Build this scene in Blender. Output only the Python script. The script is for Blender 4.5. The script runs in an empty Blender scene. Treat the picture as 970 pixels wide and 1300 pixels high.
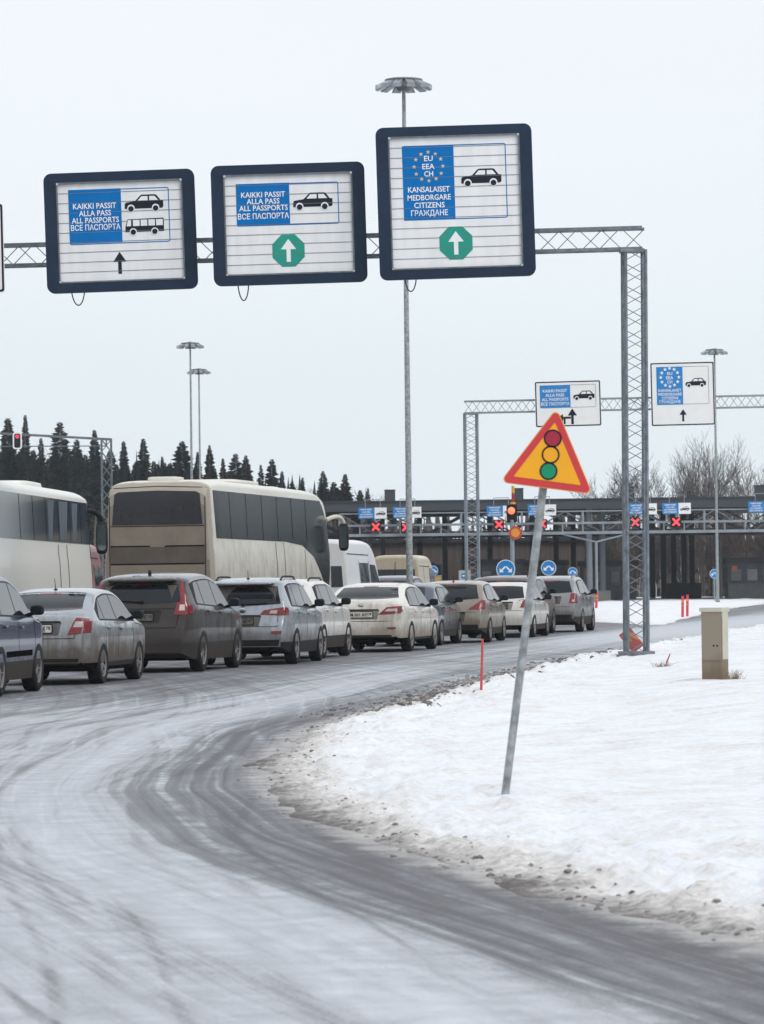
import bpy, bmesh, math, random
import numpy as np
from mathutils import Vector, Matrix, noise
from mathutils.bvhtree import BVHTree

R = math.radians
sc = bpy.context.scene
col = sc.collection

# ------------------------------------------------------------------ camera
FPX = 5050.0                       # focal length in pixels of the 970 x 1300 photograph
PITCH = math.atan(88 / FPX)
ROLL = R(0.7)
EYE = Vector((0, 0, 1.5))
FWD = Vector((0, math.cos(PITCH), math.sin(PITCH)))
_r0 = Vector((1, 0, 0)); _u0 = Vector((0, -math.sin(PITCH), math.cos(PITCH)))
RGT = _r0 * math.cos(ROLL) - _u0 * math.sin(ROLL)
UPV = _r0 * math.sin(ROLL) + _u0 * math.cos(ROLL)
cam_d = bpy.data.cameras.new("camera")
cam = bpy.data.objects.new("camera", cam_d); col.objects.link(cam)
cam.matrix_world = Matrix(((RGT.x, UPV.x, -FWD.x, EYE.x), (RGT.y, UPV.y, -FWD.y, EYE.y),
                           (RGT.z, UPV.z, -FWD.z, EYE.z), (0, 0, 0, 1)))
cam_d.sensor_fit = 'VERTICAL'; cam_d.sensor_height = 36.0; cam_d.sensor_width = 36.0
cam_d.lens = FPX / 1300 * 36
cam_d.clip_start = 0.5; cam_d.clip_end = 6000
cam_d.dof.use_dof = True; cam_d.dof.focus_distance = 68.0; cam_d.dof.aperture_fstop = 10.0
sc.camera = cam

# ------------------------------------------------------------------ light
SUN_EL, SUN_ROT = R(48), R(138)
world = bpy.data.worlds.new("World"); sc.world = world; world.use_nodes = True
wn = world.node_tree.nodes; wl = world.node_tree.links
for n in list(wn): wn.remove(n)
sky = wn.new('ShaderNodeTexSky'); sky.sky_type = 'NISHITA'; sky.sun_disc = False
sky.sun_elevation = SUN_EL; sky.sun_rotation = SUN_ROT; sky.dust_density = 3.0; sky.air_density = 1.0
tc = wn.new('ShaderNodeTexCoord'); sx = wn.new('ShaderNodeSeparateXYZ')
ov = wn.new('ShaderNodeValToRGB')                      # the overcast layer: a little darker and bluer low down
ov.color_ramp.elements[0].position = 0.0; ov.color_ramp.elements[0].color = (8.85, 9.8, 10.35, 1)
ov.color_ramp.elements[1].position = 0.14; ov.color_ramp.elements[1].color = (9.8, 10.2, 10.75, 1)
e = ov.color_ramp.elements.new(0.06); e.color = (9.1, 9.9, 10.4, 1)
cn = wn.new('ShaderNodeTexNoise'); cn.inputs['Scale'].default_value = 3.0; cn.inputs['Detail'].default_value = 4.0
cmap = wn.new('ShaderNodeMapping'); cmap.inputs['Scale'].default_value = (1, 1, 5)
cm = wn.new('ShaderNodeMapRange'); cm.inputs['To Min'].default_value = 0.95; cm.inputs['To Max'].default_value = 1.05
cmul = wn.new('ShaderNodeMix'); cmul.data_type = 'RGBA'; cmul.blend_type = 'MULTIPLY'; cmul.inputs[0].default_value = 1
mx = wn.new('ShaderNodeMix'); mx.data_type = 'RGBA'; mx.inputs[0].default_value = 0.9
bg = wn.new('ShaderNodeBackground'); bg.inputs['Strength'].default_value = 0.1
wo = wn.new('ShaderNodeOutputWorld')
wl.new(tc.outputs['Generated'], sx.inputs[0]); wl.new(sx.outputs['Z'], ov.inputs[0])
wl.new(tc.outputs['Generated'], cmap.inputs[0]); wl.new(cmap.outputs[0], cn.inputs['Vector'])
wl.new(cn.outputs[0], cm.inputs[0])
wl.new(ov.outputs[0], cmul.inputs[6]); wl.new(cm.outputs[0], cmul.inputs[7])
wl.new(sky.outputs[0], mx.inputs[6]); wl.new(cmul.outputs[2], mx.inputs[7])
wl.new(mx.outputs[2], bg.inputs[0]); wl.new(bg.outputs[0], wo.inputs[0])

sun_d = bpy.data.lights.new("sun", 'SUN'); sun_d.energy = 1.5; sun_d.angle = R(25); sun_d.color = (1.0, 0.98, 0.95)
sun = bpy.data.objects.new("sun", sun_d); col.objects.link(sun)
sdir = Vector((math.sin(SUN_ROT) * math.cos(SUN_EL), math.cos(SUN_ROT) * math.cos(SUN_EL), math.sin(SUN_EL)))
sun.rotation_euler = sdir.to_track_quat('Z', 'Y').to_euler()
sc.view_settings.view_transform = 'Standard'; sc.view_settings.look = 'None'
sc.view_settings.exposure = 0.0; sc.view_settings.gamma = 1.0; sc.view_settings.use_curve_mapping = False
sc.cycles.max_bounces = 6; sc.cycles.use_denoising = True

# ------------------------------------------------------------------ helpers
def ray(px, py):
    return FWD + RGT * ((px - 485) / FPX) + UPV * ((650 - py) / FPX)

def at(px, py, dist):
    """the world point seen at a photo pixel, at forward distance dist"""
    d = ray(px, py); return EYE + d * (dist / d.y)

def smooth(a, b, x):
    t = min(1.0, max(0.0, (x - a) / (b - a))); return t * t * (3 - 2 * t)

def pchip(pts):
    xs = np.array([p[0] for p in pts], float); ys = np.array([p[1] for p in pts], float)
    h = np.diff(xs); d = np.diff(ys) / h; m = np.zeros(len(xs))
    for i in range(1, len(xs) - 1):
        if d[i-1] * d[i] > 0:
            w1 = 2 * h[i] + h[i-1]; w2 = h[i] + 2 * h[i-1]
            m[i] = (w1 + w2) / (w1 / d[i-1] + w2 / d[i])
    m[0] = d[0]; m[-1] = d[-1]
    def f(x):
        x = min(max(x, xs[0]), xs[-1])
        i = min(max(int(np.searchsorted(xs, x)) - 1, 0), len(h) - 1)
        t = (x - xs[i]) / h[i]
        return float((2*t**3 - 3*t*t + 1) * ys[i] + (t**3 - 2*t*t + t) * h[i] * m[i]
                     + (-2*t**3 + 3*t*t) * ys[i+1] + (t**3 - t*t) * h[i] * m[i+1])
    return f

def tag(o, label=None, cat=None, group=None, kind=None):
    if label: o['label'] = label
    if cat: o['category'] = cat
    if group: o['group'] = group
    if kind: o['kind'] = kind
    return o

def empty(name, loc=(0, 0, 0), rz=0.0, rot=None):
    o = bpy.data.objects.new(name, None); col.objects.link(o)
    o.location = loc; o.rotation_euler = rot if rot else (0, 0, rz); o.empty_display_size = 0.2
    return o

def copy_tree(o, parent=None):
    c = o.copy(); col.objects.link(c); c.parent = parent
    for ch in [x for x in bpy.data.objects if x.parent == o]: copy_tree(ch, c)
    return c

class MB:
    def __init__(s): s.v = []; s.f = []; s.m = []
    def add(s, vs, fs, m=0):
        b = len(s.v); s.v += [tuple(v) for v in vs]
        s.f += [[b + i for i in f] for f in fs]; s.m += [m] * len(fs); return s
    def box(s, c, d, rot=None, m=0, taper=1.0):
        x, y, z = d[0] / 2, d[1] / 2, d[2] / 2; vs = []
        for k, sz in enumerate((-z, z)):
            t = taper if k else 1.0
            vs += [Vector((-x*t, -y*t, sz)), Vector((x*t, -y*t, sz)), Vector((x*t, y*t, sz)), Vector((-x*t, y*t, sz))]
        if rot is not None: vs = [rot @ v for v in vs]
        c = Vector(c)
        return s.add([v + c for v in vs], [[3, 2, 1, 0], [4, 5, 6, 7], [0, 1, 5, 4], [1, 2, 6, 5], [2, 3, 7, 6], [3, 0, 4, 7]], m)
    def tube(s, p, q, r, r2=None, n=8, m=0, cap=True):
        p = Vector(p); q = Vector(q); r2 = r if r2 is None else r2
        d = (q - p)
        if d.length < 1e-6: return s
        d.normalize()
        a = d.orthogonal() if abs(d.z) > 0.9 or n > 4 else d.cross(Vector((0, 0, 1)))
        a.normalize(); b = d.cross(a)
        off = math.pi / n if n == 4 else 0
        cs = [(math.cos(2*math.pi*i/n + off), math.sin(2*math.pi*i/n + off)) for i in range(n)]
        vs = [p + (a*c + b*w) * r for c, w in cs] + [q + (a*c + b*w) * r2 for c, w in cs]
        fs = [[i, (i+1) % n, n + (i+1) % n, n + i] for i in range(n)]
        if cap: fs += [list(range(n))[::-1], list(range(n, 2*n))]
        return s.add(vs, fs, m)
    def path(s, pts, r, n=6, m=0):
        for p, q in zip(pts[:-1], pts[1:]): s.tube(p, q, r, n=n, m=m)
        return s
    def lathe(s, prof, M=None, n=24, m=0):
        """prof: (radius, height) pairs turned about local Z"""
        k = len(prof); vs = []
        for i in range(n):
            a = 2 * math.pi * i / n
            vs += [Vector((r * math.cos(a), r * math.sin(a), h)) for r, h in prof]
        if M is not None: vs = [M @ v for v in vs]
        fs = [[i*k + j, ((i+1) % n)*k + j, ((i+1) % n)*k + j + 1, i*k + j + 1] for i in range(n) for j in range(k-1)]
        return s.add(vs, fs, m)
    def prism(s, poly, y0, y1, M=None, m=0):
        """poly in (x, z), from y0 (front) to y1"""
        n = len(poly)
        area = sum(poly[i][0]*poly[(i+1) % n][1] - poly[(i+1) % n][0]*poly[i][1] for i in range(n))
        if area < 0: poly = poly[::-1]
        vs = [Vector((x, y0, z)) for x, z in poly] + [Vector((x, y1, z)) for x, z in poly]
        if M is not None: vs = [M @ v for v in vs]
        fs = [list(range(n)), list(range(n, 2*n))[::-1]] + [[(i+1) % n, i, n + i, n + (i+1) % n] for i in range(n)]
        return s.add(vs, fs, m)
    def ring(s, outer, inner, y0, y1, m=0):
        n = len(outer)
        vs = [(x, y0, z) for x, z in outer] + [(x, y0, z) for x, z in inner] + [(x, y1, z) for x, z in outer] + [(x, y1, z) for x, z in inner]
        fs = []
        for i in range(n):
            j = (i+1) % n
            fs += [[i, j, n+j, n+i], [2*n+j, 2*n+i, 3*n+i, 3*n+j], [j, i, 2*n+i, 2*n+j], [n+i, n+j, 3*n+j, 3*n+i]]
        return s.add(vs, fs, m)
    def build(s, name, mat, parent=None, smooth=None, recalc=False):
        me = bpy.data.meshes.new(name); me.from_pydata(s.v, [], s.f)
        for mt in (mat if isinstance(mat, (list, tuple)) else [mat]): me.materials.append(mt)
        if any(s.m): me.polygons.foreach_set('material_index', s.m)
        if recalc:
            bm = bmesh.new(); bm.from_mesh(me); bmesh.ops.recalc_face_normals(bm, faces=bm.faces); bm.to_mesh(me); bm.free()
        if smooth is not None:
            me.polygons.foreach_set('use_smooth', [True] * len(me.polygons)); me.set_sharp_from_angle(angle=R(smooth))
        me.update()
        o = bpy.data.objects.new(name, me); col.objects.link(o); o.parent = parent
        return o

def rrect(w, h, r, n=6, cx=0, cz=0):
    pts = []
    for sx_, sz_, a0 in ((1, 1, 0), (-1, 1, 90), (-1, -1, 180), (1, -1, 270)):
        for i in range(n + 1):
            a = R(a0 + 90 * i / n)
            pts.append((cx + sx_ * (w/2 - r) + r * math.cos(a), cz + sz_ * (h/2 - r) + r * math.sin(a)))
    return pts

def circle(r, n=24, cx=0, cz=0, a0=0):
    return [(cx + r * math.cos(2*math.pi*i/n + a0), cz + r * math.sin(2*math.pi*i/n + a0)) for i in range(n)]

_txt_cache = {}
def text_mesh(s, bold=0.0, res=2):
    """vertices (x, y) and faces of a line of text, centred, cap height scaled to 1"""
    key = (s, bold, res)
    if key in _txt_cache: return _txt_cache[key]
    cu = bpy.data.curves.new("lettering", 'FONT'); cu.body = s; cu.size = 1.0; cu.resolution_u = res; cu.offset = bold
    cu.align_x = 'CENTER'
    o = bpy.data.objects.new("lettering", cu); col.objects.link(o)
    me = o.to_mesh()
    vs = [(v.co.x, v.co.y) for v in me.vertices]; fs = [list(p.vertices) for p in me.polygons]
    o.to_mesh_clear(); bpy.data.objects.remove(o); bpy.data.curves.remove(cu)
    CAP = 0.73
    vs = [(x / CAP, y / CAP) for x, y in vs]
    _txt_cache[key] = (vs, fs); return vs, fs

def add_text(mb, s, cx, z0, h, y, width=None, bold=0.012, M=None, m=0, xs=1.0):
    """flat lettering on a plane facing -y; z0 is the baseline, h the cap height, width squeezes to fit"""
    vs, fs = text_mesh(s, bold)
    if not vs: return
    w = max(v[0] for v in vs) - min(v[0] for v in vs); mid = (max(v[0] for v in vs) + min(v[0] for v in vs)) / 2
    k = (width / w) if width else h * xs
    pts = [Vector((cx + (x - mid) * k, y, z0 + yy * h)) for x, yy in vs]
    if M is not None: pts = [M @ p for p in pts]
    mb.add(pts, fs, m)

# ------------------------------------------------------------------ materials
def new_mat(name):
    m = bpy.data.materials.new(name); m.use_nodes = True
    nt = m.node_tree; b = nt.nodes['Principled BSDF']
    return m, nt, b

def node(nt, t, **kw):
    n = nt.nodes.new(t)
    for k, v in kw.items():
        if k in n.inputs: n.inputs[k].default_value = v
        else: setattr(n, k, v)
    return n

def plain(name, c, rough=0.5, metal=0.0, var=0.12, scale=3.0, spec=0.5, coat=0.0, bump=0.0, stretch=(1, 1, 1)):
    m, nt, b = new_mat(name)
    b.inputs['Roughness'].default_value = rough; b.inputs['Metallic'].default_value = metal
    b.inputs['Specular IOR Level'].default_value = spec; b.inputs['Coat Weight'].default_value = coat
    t = node(nt, 'ShaderNodeTexCoord'); mp = node(nt, 'ShaderNodeMapping'); mp.inputs['Scale'].default_value = stretch
    n = node(nt, 'ShaderNodeTexNoise', Scale=scale, Detail=5.0)
    r = node(nt, 'ShaderNodeMapRange'); r.inputs['From Min'].default_value = .3; r.inputs['From Max'].default_value = .7
    r.inputs['To Min'].default_value = 1 - var; r.inputs['To Max'].default_value = 1 + var
    x = node(nt, 'ShaderNodeMix', data_type='RGBA', blend_type='MULTIPLY'); x.inputs[0].default_value = 1
    x.inputs[6].default_value = (*c, 1)
    L = nt.links.new
    L(t.outputs['Object'], mp.inputs[0]); L(mp.outputs[0], n.inputs['Vector']); L(n.outputs[0], r.inputs[0]); L(r.outputs[0], x.inputs[7]); L(x.outputs[2], b.inputs['Base Color'])
    if bump:
        bp = node(nt, 'ShaderNodeBump', Strength=bump, Distance=.02); L(n.outputs[0], bp.inputs['Height']); L(bp.outputs[0], b.inputs['Normal'])
    return m

def glow(name, c, s):
    m, nt, b = new_mat(name); b.inputs['Base Color'].default_value = (*c, 1)
    b.inputs['Emission Color'].default_value = (*c, 1); b.inputs['Emission Strength'].default_value = s
    return m

def dirty(name, c, dirt=(.13, .105, .08), z0=.25, z1=1.1, amount=.85, rear=None, rough=.28, coat=.4, metal=0.0, rear_z=1.0):
    """paint with road grime that thins out with height; rear=(y_end, y_start) adds grime on the tail"""
    m, nt, b = new_mat(name); L = nt.links.new
    t = node(nt, 'ShaderNodeTexCoord'); s = node(nt, 'ShaderNodeSeparateXYZ'); L(t.outputs['Object'], s.inputs[0])
    n1 = node(nt, 'ShaderNodeTexNoise', Scale=2.2, Detail=6.0, Roughness=.65); L(t.outputs['Object'], n1.inputs['Vector'])
    mp = node(nt, 'ShaderNodeMapping'); mp.inputs['Scale'].default_value = (14, 5, 1.2); L(t.outputs['Object'], mp.inputs[0])
    n2 = node(nt, 'ShaderNodeTexNoise', Scale=1.0, Detail=4.0); L(mp.outputs[0], n2.inputs['Vector'])
    zr = node(nt, 'ShaderNodeMapRange'); zr.inputs['From Min'].default_value = z1; zr.inputs['From Max'].default_value = z0; L(s.outputs['Z'], zr.inputs[0])
    fac = zr.outputs[0]
    if rear:
        yr = node(nt, 'ShaderNodeMapRange'); yr.inputs['From Min'].default_value = rear[1]; yr.inputs['From Max'].default_value = rear[0]
        yr.inputs['To Max'].default_value = rear_z; L(s.outputs['Y'], yr.inputs[0])
        mxn = node(nt, 'ShaderNodeMath', operation='MAXIMUM'); L(fac, mxn.inputs[0]); L(yr.outputs[0], mxn.inputs[1]); fac = mxn.outputs[0]
    a1 = node(nt, 'ShaderNodeMath', operation='MULTIPLY_ADD'); L(n1.outputs[0], a1.inputs[0]); a1.inputs[1].default_value = 1.1; a1.inputs[2].default_value = -.5
    a2 = node(nt, 'ShaderNodeMath', operation='MULTIPLY_ADD'); L(n2.outputs[0], a2.inputs[0]); a2.inputs[1].default_value = .5; L(a1.outputs[0], a2.inputs[2])
    a3 = node(nt, 'ShaderNodeMath', operation='ADD'); L(fac, a3.inputs[0]); L(a2.outputs[0], a3.inputs[1])
    a4 = node(nt, 'ShaderNodeMapRange', interpolation_type='SMOOTHSTEP'); a4.inputs['From Min'].default_value = .36; a4.inputs['From Max'].default_value = 1.15
    a4.inputs['To Max'].default_value = amount; L(a3.outputs[0], a4.inputs[0])
    x = node(nt, 'ShaderNodeMix', data_type='RGBA'); x.inputs[6].default_value = (*c, 1)
    dv = node(nt, 'ShaderNodeMix', data_type='RGBA'); dv.inputs[6].default_value = (*[q * .7 for q in dirt], 1); dv.inputs[7].default_value = (*[q * 1.35 for q in dirt], 1)
    L(n1.outputs[0], dv.inputs[0]); L(dv.outputs[2], x.inputs[7])
    L(a4.outputs[0], x.inputs[0]); L(x.outputs[2], b.inputs['Base Color'])
    rr = node(nt, 'ShaderNodeMapRange'); rr.inputs['To Min'].default_value = rough; rr.inputs['To Max'].default_value = .75; L(a4.outputs[0], rr.inputs[0]); L(rr.outputs[0], b.inputs['Roughness'])
    cr = node(nt, 'ShaderNodeMapRange'); cr.inputs['To Min'].default_value = coat; cr.inputs['To Max'].default_value = 0; L(a4.outputs[0], cr.inputs[0]); L(cr.outputs[0], b.inputs['Coat Weight'])
    b.inputs['Metallic'].default_value = metal
    sr = node(nt, 'ShaderNodeMapRange'); sr.inputs['To Min'].default_value = .4; sr.inputs['To Max'].default_value = .08; L(a4.outputs[0], sr.inputs[0]); L(sr.outputs[0], b.inputs['Specular IOR Level'])
    return m

M = dict(
    glass=plain('dark_glass', (.009, .012, .016), .06, var=.25, scale=1.5, spec=.34),
    tint=plain('tinted_glass', (.022, .026, .032), .12, var=.3, scale=.8, spec=.45),
    black=plain('black_plastic', (.012, .0125, .014), .6, var=.3, spec=.2),
    under=plain('underbody', (.007, .0065, .006), .95, spec=0),
    cladding=dirty('dirty_cladding', (.014, .014, .015), dirt=(.055, .043, .033), z0=.1, z1=.7, amount=.8, rough=.7, coat=0),
    tyre=dirty('tyre_rubber', (.007, .007, .008), dirt=(.022, .019, .016), z0=-.5, z1=.9, amount=.6, rough=.8, coat=0),
    rim=dirty('wheel_alloy', (.32, .32, .33), dirt=(.06, .05, .042), z0=-.6, z1=.8, amount=.7, rough=.4, coat=0, metal=.6),
    chrome=plain('chrome', (.55, .56, .58), .2, metal=1.0, var=.05),
    red=dirty('red_lens', (.20, .005, .010), dirt=(.11, .035, .03), z0=-.3, z1=1.9, amount=.45, rough=.15, coat=.6),
    clear=dirty('clear_lens', (.55, .5, .48), z0=-.3, z1=1.9, amount=.5, rough=.2, coat=.5),
    plate=plain('plate_white', (.55, .53, .49), .5, var=.15, scale=9), plate_dirty=plain('plate_grimy', (.13, .115, .095), .8, var=.25, scale=9),
    ink=plain('black_ink', (.010, .014, .024), .6, spec=.2),
    navy=plain('navy_steel', (.010, .025, .052), .5, var=.18, scale=2, spec=.25),
    sign_white=plain('sign_white', (.76, .77, .775), .45, var=.06, scale=1.6, stretch=(3, 1, .5)),
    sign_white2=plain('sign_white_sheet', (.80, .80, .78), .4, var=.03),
    groove=plain('groove_shadow_gap', (.16, .16, .17), .8),
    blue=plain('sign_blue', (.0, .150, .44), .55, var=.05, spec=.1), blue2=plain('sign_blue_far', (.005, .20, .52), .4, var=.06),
    green=plain('sign_green', (.0, .27, .20), .4, var=.06),
    white=plain('white_film', (.82, .82, .82), .4, var=.02), star=plain('star_yellow', (.62, .50, .28), .4),
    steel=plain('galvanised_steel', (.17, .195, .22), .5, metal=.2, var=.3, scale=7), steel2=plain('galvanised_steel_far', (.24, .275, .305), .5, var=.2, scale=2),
    steel_dk=plain('weathered_steel', (.15, .165, .18), .5, metal=.3, var=.3, scale=6),
    tri_red=plain('triangle_red', (.58, .045, .05), .4, var=.06), tri_yel=plain('triangle_yellow', (.88, .40, .012), .4, var=.05),
    lampred=plain('lamp_disc_red', (.36, .02, .05), .4), lampgrn=plain('lamp_disc_green', (.0, .27, .13), .4),
    pole=plain('galvanised_pole', (.29, .315, .32), .55, metal=.2, var=.45, scale=14),
)
# ------------------------------------------------------------------ ground, road and snow
_edge = pchip([(4, 6.2), (10, 3.15), (13.5, 2.15), (16.2, 1.52), (20.2, .55), (23.6, -.12), (28, -.68), (32.9, -.92), (39.6, -.80), (48, .16),
               (61, 1.75), (72, 3.35), (81, 4.9), (95, 7.2), (119, 11.4), (150, 17.2), (330, 51)])
def edge_x(y): return _edge(y)
def fbm(x, y, o=3, s=0.0): return noise.fractal((x, y, s), 1.0, 2.0, o, noise_basis='PERLIN_ORIGINAL')

def bank_h(x, y, fine=True):
    u = x - edge_x(y)
    near = smooth(35, 62, y)
    uu = u + .26 * fbm(x * .9, y * .35, 3, 3.3) + .10 * fbm(x * 2.6, y * .9, 3, 8.8) + (.05 * fbm(x * 5, y * 1.6, 2, 7.1) if fine else 0)
    h = smooth(-.12, .75, uu) * (.07 + .07 * near) + smooth(.6, 4.5, uu) * (.05 + .10 * near)
    h -= .035 * (1 - smooth(-.2, .05, uu))
    k = smooth(-.05, .4, uu)
    h += k * (.05 * fbm(x * .7, y * .25, 3, 1.0))
    h += .15 * math.exp(-((y - 41) / 9) ** 2) * smooth(2.6, 5.0, uu)
    h += .05 * math.exp(-((x - .86) ** 2 + ((y - 26.3) * .5) ** 2) / .03)
    if fine:
        rough = 1 - .75 * smooth(.6, 2.6, uu)
        h += k * rough * (.06 * fbm(x * 3.4, y * 1.9, 3, 5.0) + .035 * fbm(x * 11, y * 6, 2, 9.0))
        h += k * .010 * fbm(x * 6, y * 2.5, 3, 2.0)
    return h

# the trodden snow patch beyond the road
ISLE = [at(px, py, 1.5 * FPX / (py - (738 - .0122 * (px - 485)))) for px, py in
        [(748, 789), (775, 791), (800, 792.5), (828, 794), (852, 793), (872, 787), (900, 779), (925, 773), (985, 765.5), (1100, 760), (1100, 757), (985, 759.5), (900, 760.5), (800, 761), (742, 762), (738, 772)]]
ISLE = [(p.x, p.y) for p in ISLE]
def sd_poly(x, y, poly):
    d = 1e9; ins = False; n = len(poly)
    for i in range(n):
        ax, ay = poly[i]; bx, by = poly[(i+1) % n]
        ex, ey = bx - ax, by - ay; t = max(0, min(1, ((x-ax)*ex + (y-ay)*ey) / (ex*ex + ey*ey)))
        d = min(d, math.hypot(x - ax - t*ex, y - ay - t*ey))
        if (ay > y) != (by > y) and x < (bx-ax) * (y-ay) / (by-ay) + ax: ins = not ins
    return d if ins else -d
def isle_h(x, y):
    s = sd_poly(x, y, ISLE) + .4 * fbm(x * .5, y * .1, 2, 4.4)
    return -.04 + .2 * smooth(-.3, 1.4, s) + smooth(0, 2, s) * .07 * fbm(x * .8, y * .2, 3, 6.0)

def ground_z(x, y):
    z = 0.0
    if x > edge_x(y) - .3 and y < 200: z = max(z, bank_h(x, y))
    if y > 120 and sd_poly(x, y, ISLE) > -.3: z = max(z, isle_h(x, y))
    return z

def place(px, py):
    """the ground point seen at a photo pixel"""
    d = ray(px, py); last = 8.0; t = 8.0
    while t < 420:
        p = EYE + d * (t / d.y)
        if p.z < ground_z(p.x, p.y):
            lo, hi = last, t
            for _ in range(24):
                mid = (lo + hi) / 2; p = EYE + d * (mid / d.y)
                if p.z < ground_z(p.x, p.y): hi = mid
                else: lo = mid
            p = EYE + d * (hi / d.y); return Vector((p.x, p.y, ground_z(p.x, p.y)))
        last = t; t += max(.05, t * .004)
    return EYE + d * (420 / d.y)

def grid_mesh(name, rows, mats, uv=None, smooth_=True):
    nr, nc = len(rows), len(rows[0])
    vs = [p for r_ in rows for p in r_]
    fs = [[i*nc + j, i*nc + j + 1, (i+1)*nc + j + 1, (i+1)*nc + j] for i in range(nr-1) for j in range(nc-1)]
    me = bpy.data.meshes.new(name); me.from_pydata(vs, [], fs)
    if uv is not None:
        uvl = me.uv_layers.new(name='lane'); flat = np.array([q for r_ in uv for q in r_], np.float32)
        idx = np.zeros(len(me.loops), np.int32); me.loops.foreach_get('vertex_index', idx)
        uvl.data.foreach_set('uv', flat[idx].ravel())
    for m_ in mats: me.materials.append(m_)
    if smooth_: me.polygons.foreach_set('use_smooth', [True] * len(me.polygons))
    o = bpy.data.objects.new(name, me); col.objects.link(o); return o

def geo(a, b, k):
    ys = [a]
    while ys[-1] < b: ys.append(ys[-1] * (1 + k))
    return ys

def snow_mat(name, dirt_lo, dirt_hi, base=(.765, .80, .85)):
    m, nt, b = new_mat(name); L = nt.links.new
    t = node(nt, 'ShaderNodeTexCoord'); uv = node(nt, 'ShaderNodeUVMap'); uv.uv_map = 'lane'
    s = node(nt, 'ShaderNodeSeparateXYZ'); L(uv.outputs[0], s.inputs[0])
    n1 = node(nt, 'ShaderNodeTexNoise', Scale=1.3, Detail=8.0, Roughness=.72); L(t.outputs['Object'], n1.inputs['Vector'])
    n2 = node(nt, 'ShaderNodeTexNoise', Scale=16.0, Detail=7.0, Roughness=.8); L(t.outputs['Object'], n2.inputs['Vector'])
    f = node(nt, 'ShaderNodeMapRange'); f.inputs['From Min'].default_value = dirt_hi; f.inputs['From Max'].default_value = dirt_lo; L(s.outputs['X'], f.inputs[0])
    fp = node(nt, 'ShaderNodeMath', operation='POWER'); L(f.outputs[0], fp.inputs[0]); fp.inputs[1].default_value = 1.7
    a1 = node(nt, 'ShaderNodeMath', operation='MULTIPLY_ADD'); L(n1.outputs[0], a1.inputs[0]); a1.inputs[1].default_value = 1.0; a1.inputs[2].default_value = -.86
    a2 = node(nt, 'ShaderNodeMath', operation='MULTIPLY_ADD'); L(n2.outputs[0], a2.inputs[0]); a2.inputs[1].default_value = 1.25; L(a1.outputs[0], a2.inputs[2])
    a3 = node(nt, 'ShaderNodeMath', operation='MULTIPLY_ADD'); L(fp.outputs[0], a3.inputs[0]); a3.inputs[1].default_value = .95; L(a2.outputs[0], a3.inputs[2])
    r = node(nt, 'ShaderNodeValToRGB'); L(a3.outputs[0], r.inputs[0])
    r.color_ramp.elements[0].position = .18; r.color_ramp.elements[0].color = (*base, 1)
    r.color_ramp.elements[1].position = 1.05; r.color_ramp.elements[1].color = (.10, .09, .085, 1)
    e1 = r.color_ramp.elements.new(.42); e1.color = (.66, .64, .62, 1)
    e2 = r.color_ramp.elements.new(.66); e2.color = (.40, .385, .37, 1)
    e3 = r.color_ramp.elements.new(.82); e3.color = (.19, .178, .172, 1)
    L(r.outputs[0], b.inputs['Base Color']); b.inputs['Roughness'].default_value = .8
    b.inputs['Specular IOR Level'].default_value = .25
    bp = node(nt, 'ShaderNodeBump', Strength=.42, Distance=.03); L(n2.outputs[0], bp.inputs['Height']); L(bp.outputs[0], b.inputs['Normal'])
    return m

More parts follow.
